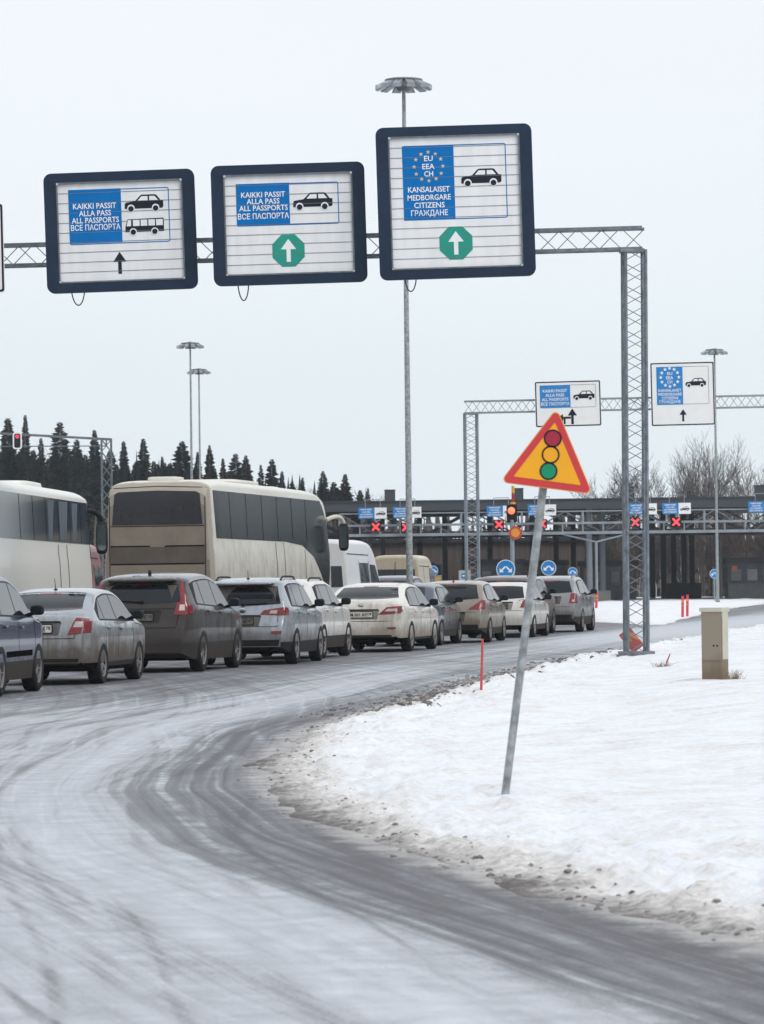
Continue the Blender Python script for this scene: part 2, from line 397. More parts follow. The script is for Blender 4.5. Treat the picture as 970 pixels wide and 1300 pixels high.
def road_mat():
    m, nt, b = new_mat('icy_asphalt'); L = nt.links.new
    uv = node(nt, 'ShaderNodeUVMap'); uv.uv_map = 'lane'; t = node(nt, 'ShaderNodeTexCoord')
    s = node(nt, 'ShaderNodeSeparateXYZ'); L(uv.outputs[0], s.inputs[0]); U, V = s.outputs['X'], s.outputs['Y']
    def math_(op, a, c=None, d=None):
        n = node(nt, 'ShaderNodeMath', operation=op)
        for i, q in enumerate((a, c, d)):
            if q is None: continue
            if isinstance(q, (int, float)): n.inputs[i].default_value = q
            else: L(q, n.inputs[i])
        return n.outputs[0]
    def streak(su, sv, det, seed, rough=.55):
        mp = node(nt, 'ShaderNodeMapping'); mp.inputs['Scale'].default_value = (su, sv, 1); mp.inputs['Location'].default_value = (seed, seed * 1.7, seed)
        n = node(nt, 'ShaderNodeTexNoise', Scale=1.0, Detail=det, Roughness=rough); L(wv, mp.inputs[0]); L(mp.outputs[0], n.inputs['Vector']); return n.outputs[0]
    # the wheel lines wander a little along the lane
    wn_ = node(nt, 'ShaderNodeTexNoise', Scale=.16, Detail=2.0); L(t.outputs['Object'], wn_.inputs['Vector'])
    uw = math_('ADD', U, math_('MULTIPLY', math_('SUBTRACT', wn_.outputs[0], .5), .35))
    cb = node(nt, 'ShaderNodeCombineXYZ'); L(uw, cb.inputs[0]); L(V, cb.inputs[1]); wv = cb.outputs[0]
    big = streak(.9, .02, 3.0, 2.0); mid = streak(3.4, .035, 4.0, 5.0); fin = streak(13.0, .07, 3.0, 9.0); hair = streak(34.0, .16, 3.0, 13.0)
    # older tracks that cut across the bend
    v2 = math_('SUBTRACT', V, 30.0); u2 = math_('ADD', uw, math_('MULTIPLY', math_('MULTIPLY', v2, v2), .0042))
    cb2 = node(nt, 'ShaderNodeCombineXYZ'); L(u2, cb2.inputs[0]); L(V, cb2.inputs[1]); keep_ = wv; wv = cb2.outputs[0]
    crs = streak(6.0, .03, 3.0, 21.0); wv = keep_
    u3 = math_('SUBTRACT', uw, math_('MULTIPLY', v2, .10)); cb3 = node(nt, 'ShaderNodeCombineXYZ'); L(u3, cb3.inputs[0]); L(V, cb3.inputs[1]); wv = cb3.outputs[0]
    crs2 = streak(5.0, .04, 3.0, 31.0); wv = keep_
    blot = node(nt, 'ShaderNodeTexNoise', Scale=.55, Detail=6.0, Roughness=.6); L(t.outputs['Object'], blot.inputs['Vector'])
    grit = node(nt, 'ShaderNodeTexNoise', Scale=26.0, Detail=5.0, Roughness=.7); L(t.outputs['Object'], grit.inputs['Vector'])
    blot2 = node(nt, 'ShaderNodeTexNoise', Scale=3.2, Detail=7.0, Roughness=.7); L(t.outputs['Object'], blot2.inputs['Vector'])
    grit2 = node(nt, 'ShaderNodeTexNoise', Scale=75.0, Detail=3.0, Roughness=.7); L(t.outputs['Object'], grit2.inputs['Vector'])
    # where ice lies: profile across the lane (u is the distance left of the snow bank, negative), and along it
    prof = node(nt, 'ShaderNodeValToRGB'); pr = prof.color_ramp
    prof_in = (lambda w_: L(math_('MULTIPLY_ADD', math_('ADD', uw, math_('MULTIPLY', w_, .38)), 1 / 12.0, 1.0), prof.inputs[0]))   # -12 m .. 0 -> 0 .. 1
    def P(u): return 1 + u / 12.0
    pts = [(-12, .40), (-6, .45), (-3.6, .50), (-2.9, .42), (-2.45, .54), (-2.1, .34), (-1.85, .46), (-1.6, .72), (-1.35, .56), (-1.10, .50), (-.88, .34), (-.6, .21), (-.2, .17), (0, .10)]
    pr.elements[0].position = P(pts[0][0]); pr.elements[0].color = (pts[0][1],) * 3 + (1,)
    pr.elements[1].position = P(pts[-1][0]); pr.elements[1].color = (pts[-1][1],) * 3 + (1,)
    for u_, c_ in pts[1:-1]:
        e_ = pr.elements.new(P(u_)); e_.color = (c_, c_, c_, 1)
    far = node(nt, 'ShaderNodeMapRange', interpolation_type='SMOOTHSTEP'); far.inputs['From Min'].default_value = 38; far.inputs['From Max'].default_value = 58; L(V, far.inputs[0])
    nearw = node(nt, 'ShaderNodeMapRange', interpolation_type='SMOOTHSTEP'); nearw.inputs['From Min'].default_value = 31; nearw.inputs['From Max'].default_value = 17; L(V, nearw.inputs[0])
    prof_in(nearw.outputs[0])
    lane = node(nt, 'ShaderNodeMapRange', interpolation_type='SMOOTHSTEP'); lane.inputs['From Min'].default_value = -2.6; lane.inputs['From Max'].default_value = -4.6; L(uw, lane.inputs[0])
    farp = math_('SUBTRACT', math_('ADD', .22, math_('MULTIPLY', mid, .28)), math_('MULTIPLY', lane.outputs[0], .26))
    mixp = node(nt, 'ShaderNodeMix'); L(far.outputs[0], mixp.inputs[0]); L(prof.outputs[0], mixp.inputs[2]); L(farp, mixp.inputs[3])
    ice = mixp.outputs[0]
    for src, amt in ((big, .36), (mid, .34), (fin, .30), (hair, .22), (crs, .22), (crs2, .18), (blot.outputs[0], .34), (blot2.outputs[0], .34), (grit.outputs[0], .46), (grit2.outputs[0], .40)):
        ice = math_('ADD', ice, math_('MULTIPLY', math_('SUBTRACT', src, .5), amt))
    def rut(src, lo, hi, w):                      # a thin line where the stretched noise passes a level: single tyre tracks
        n = node(nt, 'ShaderNodeMapRange', interpolation_type='SMOOTHSTEP'); L(math_('ABSOLUTE', math_('SUBTRACT', src, lo)), n.inputs[0])
        n.inputs['From Min'].default_value = hi; n.inputs['From Max'].default_value = hi * .25; n.inputs['To Max'].default_value = w; return n.outputs[0]
    brk = node(nt, 'ShaderNodeMapRange'); brk.inputs['From Min'].default_value = .35; brk.inputs['From Max'].default_value = .65; L(blot2.outputs[0], brk.inputs[0])
    lines = None
    for su, sv, seed, lo, hi, w, vec in ((2.6, .018, 41, .50, .034, -.14, wv), (2.6, .018, 41, .57, .022, .16, wv), (1.7, .022, 47, .46, .032, -.14, cb2.outputs[0]), (1.7, .022, 47, .56, .018, .15, cb2.outputs[0]), (1.4, .025, 53, .52, .026, -.12, cb3.outputs[0]), (5.0, .03, 59, .5, .045, -.11, wv)):
        wv = vec; l_ = rut(streak(su, sv, 1.5, seed, .4), lo, hi, w); lines = l_ if lines is None else math_('ADD', lines, l_)
    wv = keep_
    ice = math_('ADD', ice, math_('MULTIPLY', lines, math_('MULTIPLY_ADD', brk.outputs[0], .8, .3)))
    lift = node(nt, 'ShaderNodeMapRange', interpolation_type='SMOOTHSTEP'); lift.inputs['From Min'].default_value = -1.0; lift.inputs['From Max'].default_value = -1.7; lift.inputs['To Max'].default_value = .12; L(uw, lift.inputs[0]); ice = math_('ADD', ice, lift.outputs[0])
    ev = node(nt, 'ShaderNodeMapRange', interpolation_type='SMOOTHSTEP'); ev.inputs['From Min'].default_value = 78; ev.inputs['From Max'].default_value = 112; L(V, ev.inputs[0])
    eu = node(nt, 'ShaderNodeMapRange', interpolation_type='SMOOTHSTEP'); eu.inputs['From Min'].default_value = -6; eu.inputs['From Max'].default_value = -1.5; L(uw, eu.inputs[0])
    ice = math_('ADD', ice, math_('MULTIPLY', math_('MULTIPLY', ev.outputs[0], eu.outputs[0]), .60))
    ul = node(nt, 'ShaderNodeMapRange', interpolation_type='SMOOTHSTEP'); ul.inputs['From Min'].default_value = -.9; ul.inputs['From Max'].default_value = -1.8; L(uw, ul.inputs[0])
    ice = math_('ADD', ice, math_('MULTIPLY', math_('MULTIPLY', ul.outputs[0], nearw.outputs[0]), .12))
    r = node(nt, 'ShaderNodeValToRGB'); L(ice, r.inputs[0])
    r.color_ramp.elements[0].position = .02; r.color_ramp.elements[0].color = (.092, .092, .10, 1)
    r.color_ramp.elements[1].position = .95; r.color_ramp.elements[1].color = (.455, .48, .52, 1)
    e1 = r.color_ramp.elements.new(.30); e1.color = (.185, .19, .205, 1)
    e2 = r.color_ramp.elements.new(.55); e2.color = (.375, .395, .425, 1)
    # slush thrown off the bank on to the asphalt
    sl = node(nt, 'ShaderNodeMapRange', interpolation_type='SMOOTHSTEP'); sl.inputs['From Min'].default_value = -.75; sl.inputs['From Max'].default_value = .05; L(U, sl.inputs[0])
    sn = node(nt, 'ShaderNodeMapRange', interpolation_type='SMOOTHSTEP'); sn.inputs['From Min'].default_value = .80; sn.inputs['From Max'].default_value = 1.12
    L(math_('ADD', math_('MULTIPLY', sl.outputs[0], .62), math_('ADD', math_('MULTIPLY', blot2.outputs[0], .55), math_('MULTIPLY', grit.outputs[0], .35))), sn.inputs[0])
    sm_ = node(nt, 'ShaderNodeMix', data_type='RGBA'); L(sn.outputs[0], sm_.inputs[0]); L(r.outputs[0], sm_.inputs[6]); sm_.inputs[7].default_value = (.36, .35, .34, 1)
    gv = math_('ADD', math_('MULTIPLY', grit2.outputs[0], .55), math_('MULTIPLY', blot2.outputs[0], .75)); gm_ = node(nt, 'ShaderNodeMapRange'); gm_.inputs['From Min'].default_value = .45; gm_.inputs['From Max'].default_value = .85; gm_.inputs['To Min'].default_value = .74; gm_.inputs['To Max'].default_value = 1.24; L(gv, gm_.inputs[0])
    cx_ = node(nt, 'ShaderNodeMix', data_type='RGBA', blend_type='MULTIPLY'); cx_.inputs[0].default_value = 1; L(sm_.outputs[2], cx_.inputs[6]); L(gm_.outputs[0], cx_.inputs[7])
    L(cx_.outputs[2], b.inputs['Base Color'])
    rr = node(nt, 'ShaderNodeMapRange'); rr.inputs['To Min'].default_value = .62; rr.inputs['To Max'].default_value = .42; L(ice, rr.inputs[0]); L(rr.outputs[0], b.inputs['Roughness'])
    b.inputs['Specular IOR Level'].default_value = .3
    bp = node(nt, 'ShaderNodeBump', Strength=.25, Distance=.015); L(grit.outputs[0], bp.inputs['Height']); L(bp.outputs[0], b.inputs['Normal'])
    return m

gm = plain('open_snow_field', (.62, .63, .65), .85, var=.12, scale=.05)
tag(MB().add([(-310, -150, -.06), (310, -150, -.06), (310, 580, -.06), (-310, 580, -.06)], [[0, 1, 2, 3]]).build('ground', gm), kind='structure')

_rows, _uv = [], []
_us = [-60, -45, -35, -28, -22, -18, -15] + list(np.arange(-12.5, 2.01, .25)) + [3, 5, 8, 12, 18, 26, 40, 60]
for y in geo(4, 330, .012):
    ex = edge_x(y); _rows.append([(ex + u, y, 0.0) for u in _us]); _uv.append([(u, y) for u in _us])
tag(grid_mesh('road', _rows, [road_mat()], _uv), kind='structure')

_us = list(np.linspace(-.7, .8, 66)) + [.8 + .035 * (1.085 ** i - 1) / .085 for i in range(1, 64)]
_rows, _uv = [], []
for y in geo(7, 165, .0048):
    ex = edge_x(y)
    _rows.append([(ex + u, y, bank_h(ex + u, y)) for u in _us]); _uv.append([(u, y) for u in _us])
tag(grid_mesh('snow_bank', _rows, [snow_mat('roadside_snow', -.35, .72)], _uv), kind='structure')

_xs = np.linspace(5, 40, 90); _rows, _uv = [], []
for y in geo(112, 330, .006):
    rr_ = [(x * y / 150, y) for x in _xs]
    _rows.append([(x, yy, isle_h(x, yy)) for x, yy in rr_]); _uv.append([(sd_poly(x, yy, ISLE) + .4, yy) for x, yy in rr_])
tag(grid_mesh('snow_patch', _rows, [snow_mat('trodden_snow', -.2, 1.0)], _uv), kind='structure')

# dirty clods ploughed along the edge of the bank
rnd = random.Random(5)
cl = MB()
def clod(x, y, s):
    z = max(0, bank_h(x, y)); pts = []
    for dx, dy, dz in ((1, 0, 0), (0, 1, 0), (-1, 0, 0), (0, -1, 0), (.6, .6, .5), (-.6, .6, .5), (-.6, -.6, .5), (.6, -.6, .5), (0, 0, .8)):
        pts.append((x + s * dx * rnd.uniform(.6, 1.2), y + s * dy * rnd.uniform(.6, 1.2), z - s * .15 + s * dz * rnd.uniform(.6, 1.2)))
    cl.add(pts, [[0, 1, 4], [1, 2, 5], [2, 3, 6], [3, 0, 7], [4, 1, 5], [5, 2, 6], [6, 3, 7], [7, 0, 4], [4, 5, 8], [5, 6, 8], [6, 7, 8], [7, 4, 8]])
for _ in range(2000):
    y = rnd.uniform(44, 88); u = rnd.gauss(.05, .32); clod(edge_x(y) + u, y, rnd.choice((.012, .016, .02, .02, .03, .05)) * rnd.uniform(.7, 1.3))
for _ in range(420):
    y = rnd.uniform(13, 44); u = rnd.gauss(.15, .2); clod(edge_x(y) + u, y, rnd.choice((.007, .01, .015, .022)) * rnd.uniform(.7, 1.3))
tag(cl.build('snow_clods', plain('dirty_ice', (.17, .155, .145), .9, var=.6, scale=1.1)), 'small dirty lumps of ploughed ice along the edge of the snow bank', 'snow lumps', kind='stuff')
# ------------------------------------------------------------------ vehicles
def sell(mb, c, d, e=.55, nu=16, nv=9, m=0, rot=None):
    """rounded box (superellipsoid), half sizes d"""
    def p(x, k): return math.copysign(abs(x) ** k, x)
    vs = []
    for j in range(nv + 1):
        b = -math.pi/2 + math.pi * j / nv
        for i in range(nu):
            a = 2 * math.pi * i / nu
            q = Vector((d[0] * p(math.cos(b), e) * p(math.cos(a), e), d[1] * p(math.cos(b), e) * p(math.sin(a), e), d[2] * p(math.sin(b), e)))
            if rot is not None: q = rot @ q
            vs.append(q + Vector(c))
    fs = [[j*nu + i, j*nu + (i+1) % nu, (j+1)*nu + (i+1) % nu, (j+1)*nu + i] for j in range(nv) for i in range(nu)]
    mb.add(vs, fs, m)

def loft(sp, paint, parent):
    """car or bus shell; local origin on the ground at the middle, y forward"""
    L, W = sp['L'], sp['W']; Wh = W / 2
    top = pchip(sp['top']); bot = pchip(sp.get('bot', [(0, .33), (.5, .22), (L - .6, .20), (L, .30)]))
    b0, b1 = sp['belt']; tum = sp['tum']; ry, rt = sp.get('rear_round', (.75, .17)); fy, ft = sp.get('front_round', (.8, .16))
    crown = sp.get('crown', .09); e1 = sp.get('corner', .62); sill = sp.get('sill', .42); tuck = sp.get('tuck', .09)
    ys = list(np.concatenate([[0, .012, .03], np.linspace(.055, .8, sp.get('nr', 26)), np.linspace(.8, L - .9, sp.get('nm', 42))[1:], np.linspace(L - .9, L - .05, 16)[1:], [L - .02, L]]))
    loops = []
    for y in ys:
        zt, zb = top(y), bot(y); zbelt = b0 + (b1 - b0) * y / L
        q = max(0, 1 - y / ry); p_ = max(0, (y - (L - fy)) / fy)
        wy = Wh * (1 - rt * q ** 1.8 - ft * p_ ** 2.4)
        zm = sp.get('zm', .66)
        def w(z):
            if z <= zm: return wy * (1 - tuck * ((zm - z) / zm) ** 2)
            if z <= zbelt: return wy * (1 - .022 * ((z - zm) / (zbelt - zm)) ** 2)
            return wy * .978 - tum * (z - zbelt) - .012 * smooth(0, .05, z - zbelt)
        ze = zt - min(crown, .45 * (zt - zb)); zk = min(zbelt, ze - .02); zs = min(sill, zk - .03)
        zs = max(zs, zb + .02)
        zl = [zb + (zs - zb) * t for t in (0, .35, 1)] + [zs + (zk - zs) * t for t in (.2, .4, .6, .8, 1)] + [zk + (ze - zk) * t for t in (.08, .3, .55, .8, 1)]
        half = [(w(zl[0]) * .5, zb)] + [(w(z), z) for z in zl]
        we = w(ze)
        for k in range(1, 8):
            f = math.pi / 2 * k / 8
            half.append((we * math.cos(f) ** e1, ze + (zt - ze) * math.sin(f) ** .9))
        loops.append([(0, y - L/2, zb)] + [(x, y - L/2, z) for x, z in half] + [(0, y - L/2, zt)] + [(-x, y - L/2, z) for x, z in half[::-1]])
    n = len(loops[0]); mb = MB(); mb.v = [p for lp in loops for p in lp]
    ns = 5                                                         # rows below the sill
    for i in range(len(ys) - 1):
        for j in range(n):
            k = (j + 1) % n
            mb.f.append([i*n + j, i*n + k, (i+1)*n + k, (i+1)*n + j])
            lowrow = j < ns - 1 or j >= n - ns + 1
            mb.m.append(1 if lowrow else 0)
    mb.f.append(list(range(n))[::-1]); mb.m.append(0)
    mb.f.append([(len(ys) - 1) * n + j for j in range(n)]); mb.m.append(0)
    body = mb.build('body', [paint, sp.get('sillmat', M['cladding']), M['under']], parent, recalc=True)
    # wheel arches
    if sp.get('wheels'):
        ct = MB(); ra = sp['r'] + sp.get('arch', .085)
        for yw in sp['wheels']:
            for s in (-1, 1):
                Mx = Matrix.Translation((s * (Wh - .14), yw - L/2, sp['r'] + .01)) @ Matrix.Rotation(math.pi/2, 4, 'Y')
                ct.lathe([(0, -.3), (ra, -.3), (ra, .3), (0, .3)], Mx, 36)
        c = ct.build('cutter', [M['under'], M['under'], M['under']], None, recalc=True)
        for p in c.data.polygons: p.material_index = 2
        bm = bmesh.new(); bm.from_mesh(c.data); bmesh.ops.remove_doubles(bm, verts=bm.verts, dist=1e-5); bm.to_mesh(c.data); bm.free()
        md = body.modifiers.new('b', 'BOOLEAN'); md.object = c; md.operation = 'DIFFERENCE'; md.solver = 'EXACT'; md.material_mode = 'INDEX'
        dg = bpy.context.evaluated_depsgraph_get(); dg.update()
        me = bpy.data.meshes.new_from_object(body.evaluated_get(dg)); body.modifiers.clear()
        old = body.data; body.data = me; me.name = 'body'; bpy.data.meshes.remove(old); bpy.data.objects.remove(c)
    me = body.data
    me.polygons.foreach_set('use_smooth', [True] * len(me.polygons)); me.set_sharp_from_angle(angle=R(34))
    bvh = BVHTree.FromPolygons([v.co for v in me.vertices], [list(p.vertices) for p in me.polygons])
    return body, bvh

VIEWS = {'rear': (lambda a, b: Vector((a, -12, b)), Vector((0, 1, 0))), 'front': (lambda a, b: Vector((a, 12, b)), Vector((0, -1, 0))),
         'right': (lambda a, b: Vector((4, a, b)), Vector((-1, 0, 0))), 'left': (lambda a, b: Vector((-4, a, b)), Vector((1, 0, 0))),
         'top': (lambda a, b: Vector((a, b, 8)), Vector((0, 0, -1)))}
def hit(bvh, view, a, b, off=0.0, soft=False):
    f, d = VIEWS[view]; o = f(a, b); p, nrm, _, _ = bvh.ray_cast(o, d)
    if p is None:
        if soft: return None
        p, nrm, _, _ = bvh.find_nearest(o + d * (o.length - .6))
    return p - d * off

def resample(pts, n):
    t = np.linspace(0, 1, n); P = np.array(pts, float)
    dl = np.concatenate([[0], np.cumsum(np.hypot(*np.diff(P, axis=0).T))]); dl /= dl[-1]
    return list(zip(np.interp(t, dl, P[:, 0]), np.interp(t, dl, P[:, 1])))

def patch(mb, bvh, view, lower, upper, off=.004, n=14, mrows=6, m=0, inset=.012, ball=None):
    """panel between two outline curves, lying on the shell and off it by `off`, with a rim"""
    lo, up = resample(lower, n), resample(upper, n); d = VIEWS[view][1]; rows = []
    for j in range(mrows):
        t = j / (mrows - 1)
        rows.append([hit(bvh, view, l[0] + (u[0]-l[0])*t, l[1] + (u[1]-l[1])*t, off, True) for l, u in zip(lo, up)])
    known = [(i, j) for i in range(mrows) for j in range(n) if rows[i][j] is not None]       # points past the outline fold back to the nearest one on it
    for i in range(mrows):
        for j in range(n):
            if rows[i][j] is None:
                a, b = min(known, key=lambda q: (q[0] - i) ** 2 * 2 + (q[1] - j) ** 2); rows[i][j] = rows[a][b].copy()
    vs = [p for r_ in rows for p in r_]; fs = [[i*n + j, i*n + j + 1, (i+1)*n + j + 1, (i+1)*n + j] for i in range(mrows-1) for j in range(n-1)]
    rim = [j for j in range(n)] + [i*n + n - 1 for i in range(1, mrows)] + [(mrows-1)*n + j for j in range(n-2, -1, -1)] + [i*n for i in range(mrows-2, 0, -1)]
    b = len(vs); vs += [vs[i] + d * inset for i in rim]; k = len(rim)
    fs += [[rim[i], rim[(i+1) % k], b + (i+1) % k, b + i] for i in range(k)]
    mb.add(vs, fs, m)

def line(mb, bvh, view, pts, w=.008, off=.002, m=0):
    """thin seam along a polyline on the shell"""
    for (a0, b0), (a1, b1) in zip(pts[:-1], pts[1:]):
        l = math.hypot(a1-a0, b1-b0); na, nb = -(b1-b0)/l*w/2, (a1-a0)/l*w/2
        patch(mb, bvh, view, [(a0-na, b0-nb), (a1-na, b1-nb)], [(a0+na, b0+nb), (a1+na, b1+nb)], off, max(2, int(l/.12)+2), 2, m, inset=.005)

def make_wheel(r, x, y, side, root, spokes=5, width=.21, mat=None):
    Mx = Matrix.Translation((x, y, r)) @ Matrix.Rotation(math.pi/2 * side, 4, 'Y')
    t = MB(); h = width / 2
    t.lathe([(r*.64, -h*.9), (r*.92, -h), (r*.985, -h*.8), (r, -h*.4), (r, h*.4), (r*.985, h*.8), (r*.92, h), (r*.66, h*.92), (r*.60, h*.5)], Mx, 30)
    w = t.build('wheel', M['tyre'], root, smooth=50)
    q = MB()
    q.lathe([(r*.60, h*.5), (r*.605, h*.80), (r*.66, h*.90), (r*.675, h*.86)], Mx, 30)
    q.lathe([(r*.62, h*.1), (0, h*.15)], Mx, 20, m=1)
    q.lathe([(r*.17, h*.3), (r*.16, h*.72), (r*.05, h*.8), (0, h*.8)], Mx, 14)
    for k in range(spokes):
        a = 2 * math.pi * k / spokes + .3
        q.box((0, 0, 0), (1, 1, 1)); b0 = len(q.v) - 8
        for i in range(b0, b0 + 8):
            v = Vector(q.v[i]); rr_ = r * (.14 if v.x < 0 else .625); ww = r * (.10 if v.x < 0 else .085) * (5 / spokes) ** .5
            q.v[i] = tuple(Mx @ (Matrix.Rotation(a, 4, 'Z') @ Vector((rr_, ww * 2 * v.y, h * (.62 + v.z * .22)))))
    q.build('rim', [mat or M['rim'], M['black']], w, smooth=40)
    return w

def plate(root, bvh, z, text, mat=None, x=0.0, w=.52, h=.112, ink=None):
    y = hit(bvh, 'rear', x, z, 0).y; y2 = hit(bvh, 'rear', x, z - h/2, 0).y; y = min(y, y2) - .012
    b = MB(); b.prism(rrect(w + .03, h + .03, .01, 2, x, z), y - .004, y + .02, m=1); b.prism(rrect(w, h, .012, 3, x, z), y - .009, y, m=0)
    p = b.build('licence_plate', [mat or M['plate'], M['black']], root)
    t = MB(); add_text(t, text, x - .03, z - .035, .07, y - .0125, width=.36, bold=.02); add_text(t, '78' if '47' not in text else '47', x + .21, z - .012, .05, y - .0125, width=.07, bold=.01)
    t.prism(rrect(.004, h * .9, .001, 1, x + .155, z), y - .0125, y - .008)
    t.build('lettering', ink or M['ink'], p)

def car(sp):
    L, W = sp['L'], sp['W']; Wh = W / 2; h = L / 2
    root = empty('parked_car', sp['loc'], -R(sp['yaw'])); tag(root, sp['label'], sp.get('cat', 'car'), 'vehicles queuing for the border check')
    paint = dirty('paint_' + sp['key'], sp['paint'], dirt=sp.get('dirt', (.092, .070, .050)), z0=sp.get('dz0', .2), z1=sp.get('dz1', 1.05), amount=sp.get('damt', .8),
                  rear=(-h, -h + .9), rear_z=sp.get('drear', .5), rough=.22, coat=.55, metal=sp.get('metal', 0))
    recess_shade = dirty('recess_shade_' + sp['key'], tuple(c * .45 for c in sp['paint']), dirt=tuple(c * .6 for c in sp.get('dirt', (.092, .070, .050))), z0=.2, z1=1.6, amount=.8, rough=.5, coat=.1)  # paint and grime darkened: shade of the plate recess put into the colour
    body, bvh = loft(sp, paint, root)
    top = pchip(sp['top']); b0, b1 = sp['belt']
    def belt(y): return b0 + (b1 - b0) * y / L
    gap = sp.get('gap', .13)
    # windows along the side: black surround first, then each pane
    ya, yb = sp['glass'][0][0], sp['glass'][-1][1]
    def up(y): return max(belt(y) + .035, min(top(y) - gap, sp.get('gmax', 9)))
    for side in ('right', 'left'):
        sur = MB(); yy = np.linspace(ya - .04, yb + .05, 34)
        patch(sur, bvh, side, [(y - h, belt(y) + .005) for y in yy], [(y - h, up(y) + .022) for y in yy], .003, 34, 7)
        sur.build('window_surround', M['black'], root, smooth=40)
        for k, (y0, y1) in enumerate(sp['glass']):
            g = MB(); lean = sp.get('lean', .10); yy = np.linspace(y0, y1, 16)
            lo = [(y - h, belt(y) + .03) for y in yy]
            tt = np.linspace(0, 1, 16); y0u = y0 + (sp.get('leanr', lean) if k == 0 else lean * .25); y1u = y1 - (0 if k == len(sp['glass']) - 1 else -lean * .25)
            yu = [y0u + (y1u - y0u) * t for t in tt]
            upp = [(y - h, up(y)) for y in yu]
            patch(g, bvh, side, lo, upp, .007, 16, 7); g.build('side_window', M['glass'], root, smooth=40)
    # tail glass
    xb, xt, zb, zt = sp['rglass']; bow = sp.get('rbow', .02)
    g = MB(); q = np.linspace(-1, 1, 15)
    patch(g, bvh, 'rear', [(xb * t, zb + .03 * t * t) for t in q], [(xt * t, zt - bow * abs(t) ** 3) for t in q], .005, 22, 8)
    rg = g.build('rear_window', M['glass'], root, smooth=40)
    # the wiped arc in the grimy tail glass
    if sp.get('wiped'):
        gr = MB(); cx, zc, r0 = sp['wiped']; a = np.linspace(math.pi * .98, math.pi * .02, 22)
        pr = [(xb * .985 * t, zb + .035) for t in q]
        arc_ = [(max(-xb*.97, min(xb*.97, cx + r0 * 1.15 * math.cos(t))), zb + .04 + r0 * math.sin(t) * .92) for t in a]
        patch(gr, bvh, 'rear', [(p[0], p[1] + .004) for p in arc_], [((xt * .985 + (xb - xt) * .1) * t, zt - bow * abs(t) ** 3 - .015) for t in q], .0085, 26, 6)
        gr.build('grime', dirty('grime_' + sp['key'], (.05, .046, .042), dirt=(.12, .105, .09), z0=.2, z1=2.6, amount=.8, rough=.8, coat=0), rg)
    if sp.get('wiper'):
        wz, wx0, wx1 = sp['wiper']; wp = MB()
        a0 = hit(bvh, 'rear', wx0, wz, .03); a1 = hit(bvh, 'rear', wx1, wz + .03, .02); wp.tube(a0, a1, .012, .007, 6); sell(wp, hit(bvh, 'rear', wx0, wz, .02), (.03, .03, .03))
        wp.build('rear_wiper', M['black'], root)
    # seams
    for v, pts in [(v, pts) for pts in sp.get('seams', []) for v in ('right', 'left')]:
        sm = MB(); line(sm, bvh, v, [(y - h, z) for y, z in pts]); sm.build('panel_seam', M['under'], root)
    for pts in sp.get('rseams', []):
        sm = MB(); line(sm, bvh, 'rear', pts, .010); sm.build('panel_seam', M['under'], root)
    for yh, zh in sp.get('handles', []):
        for s in ('right', 'left'):
            hb = MB(); p = hit(bvh, s, yh - h, zh, .015); sell(hb, p, (.018, .10, .018), .6, 10, 6); hb.build('door_handle', sp.get('hmat', paint), root, smooth=60)
    # dark plastic along the tail and the sills
    for nm, mt, view, lo, upp, off in sp.get('extra', []):
        vs_ = [view] if view != 'side' else ['right', 'left']
        for v in vs_:
            e_ = MB(); f = (lambda p: (p[0] - h, p[1])) if v in ('right', 'left') else (lambda p: p)
            patch(e_, bvh, v, [f(p) for p in lo], [f(p) for p in upp], off, 20, 5)
            e_.build(nm, M[mt] if isinstance(mt, str) else mt, root, smooth=40)
    # lamps
    for s in (1, -1):
        lt = MB()
        for mt, lo, upp in sp['lamps']:
            patch(lt, bvh, 'rear', [(s*x, z) for x, z in lo], [(s*x, z) for x, z in upp], .012 if mt else .009, 10, 8, m=mt, inset=.03)
        for lo, upp in sp.get('slamps', []):
            patch(lt, bvh, 'right' if s > 0 else 'left', [(y - h, z) for y, z in lo], [(y - h, z) for y, z in upp], .010, 8, 8, inset=.03)
        lt.build('tail_light', [M['red'], M['clear']], root, smooth=50)
    plate(root, bvh, sp['plate'][0], sp['plate'][1], M[sp['plate'][2]], sp.get('platex', 0))
    hb_ = MB(); zt_ = sp['rglass'][3]
    patch(hb_, bvh, 'rear', [(-.16, zt_ - .035), (.16, zt_ - .035)], [(-.16, zt_ - .015), (.16, zt_ - .015)], .014, 8, 3); hb_.build('high_brake_light', M['red'], root)
    pb_ = MB(); zp, xp = sp['plate'][0], sp.get('platex', 0)
    patch(pb_, bvh, 'rear', [(xp - .40, zp + .085), (xp + .40, zp + .085)], [(xp - .38, zp + .115), (xp + .38, zp + .115)], .012, 10, 3); pb_.build('plate_lamp_bar', M['black'], root)
    pr_ = MB(); patch(pr_, bvh, 'rear', [(xp - .36, zp - .10), (xp + .36, zp - .10)], [(xp - .40, zp + .085), (xp + .40, zp + .085)], .0035, 14, 5); pr_.build('plate_recess_shade', recess_shade, root, smooth=40)
    if sp.get('badge'):
        bd = MB(); p = hit(bvh, 'rear', 0, sp['badge'], .012); Mx = Matrix.Translation(p) @ Matrix.Rotation(math.pi/2, 4, 'X') @ Matrix.Diagonal((1.35, 1, 1, 1)); bd.lathe([(.035, -.01), (.045, 0), (.045, .008), (.03, .012), (0, .012)], Mx, 16); bd.build('emblem', M['chrome'], root, smooth=40)
    # wheels
    yw = [y - h for y in sp['wheels']]
    for y in yw:
        for s in (1, -1): make_wheel(sp['r'], s * (Wh - .098), y, s, root, sp.get('spokes', 5))
    # mirrors
    ym = sp['mirror']; 
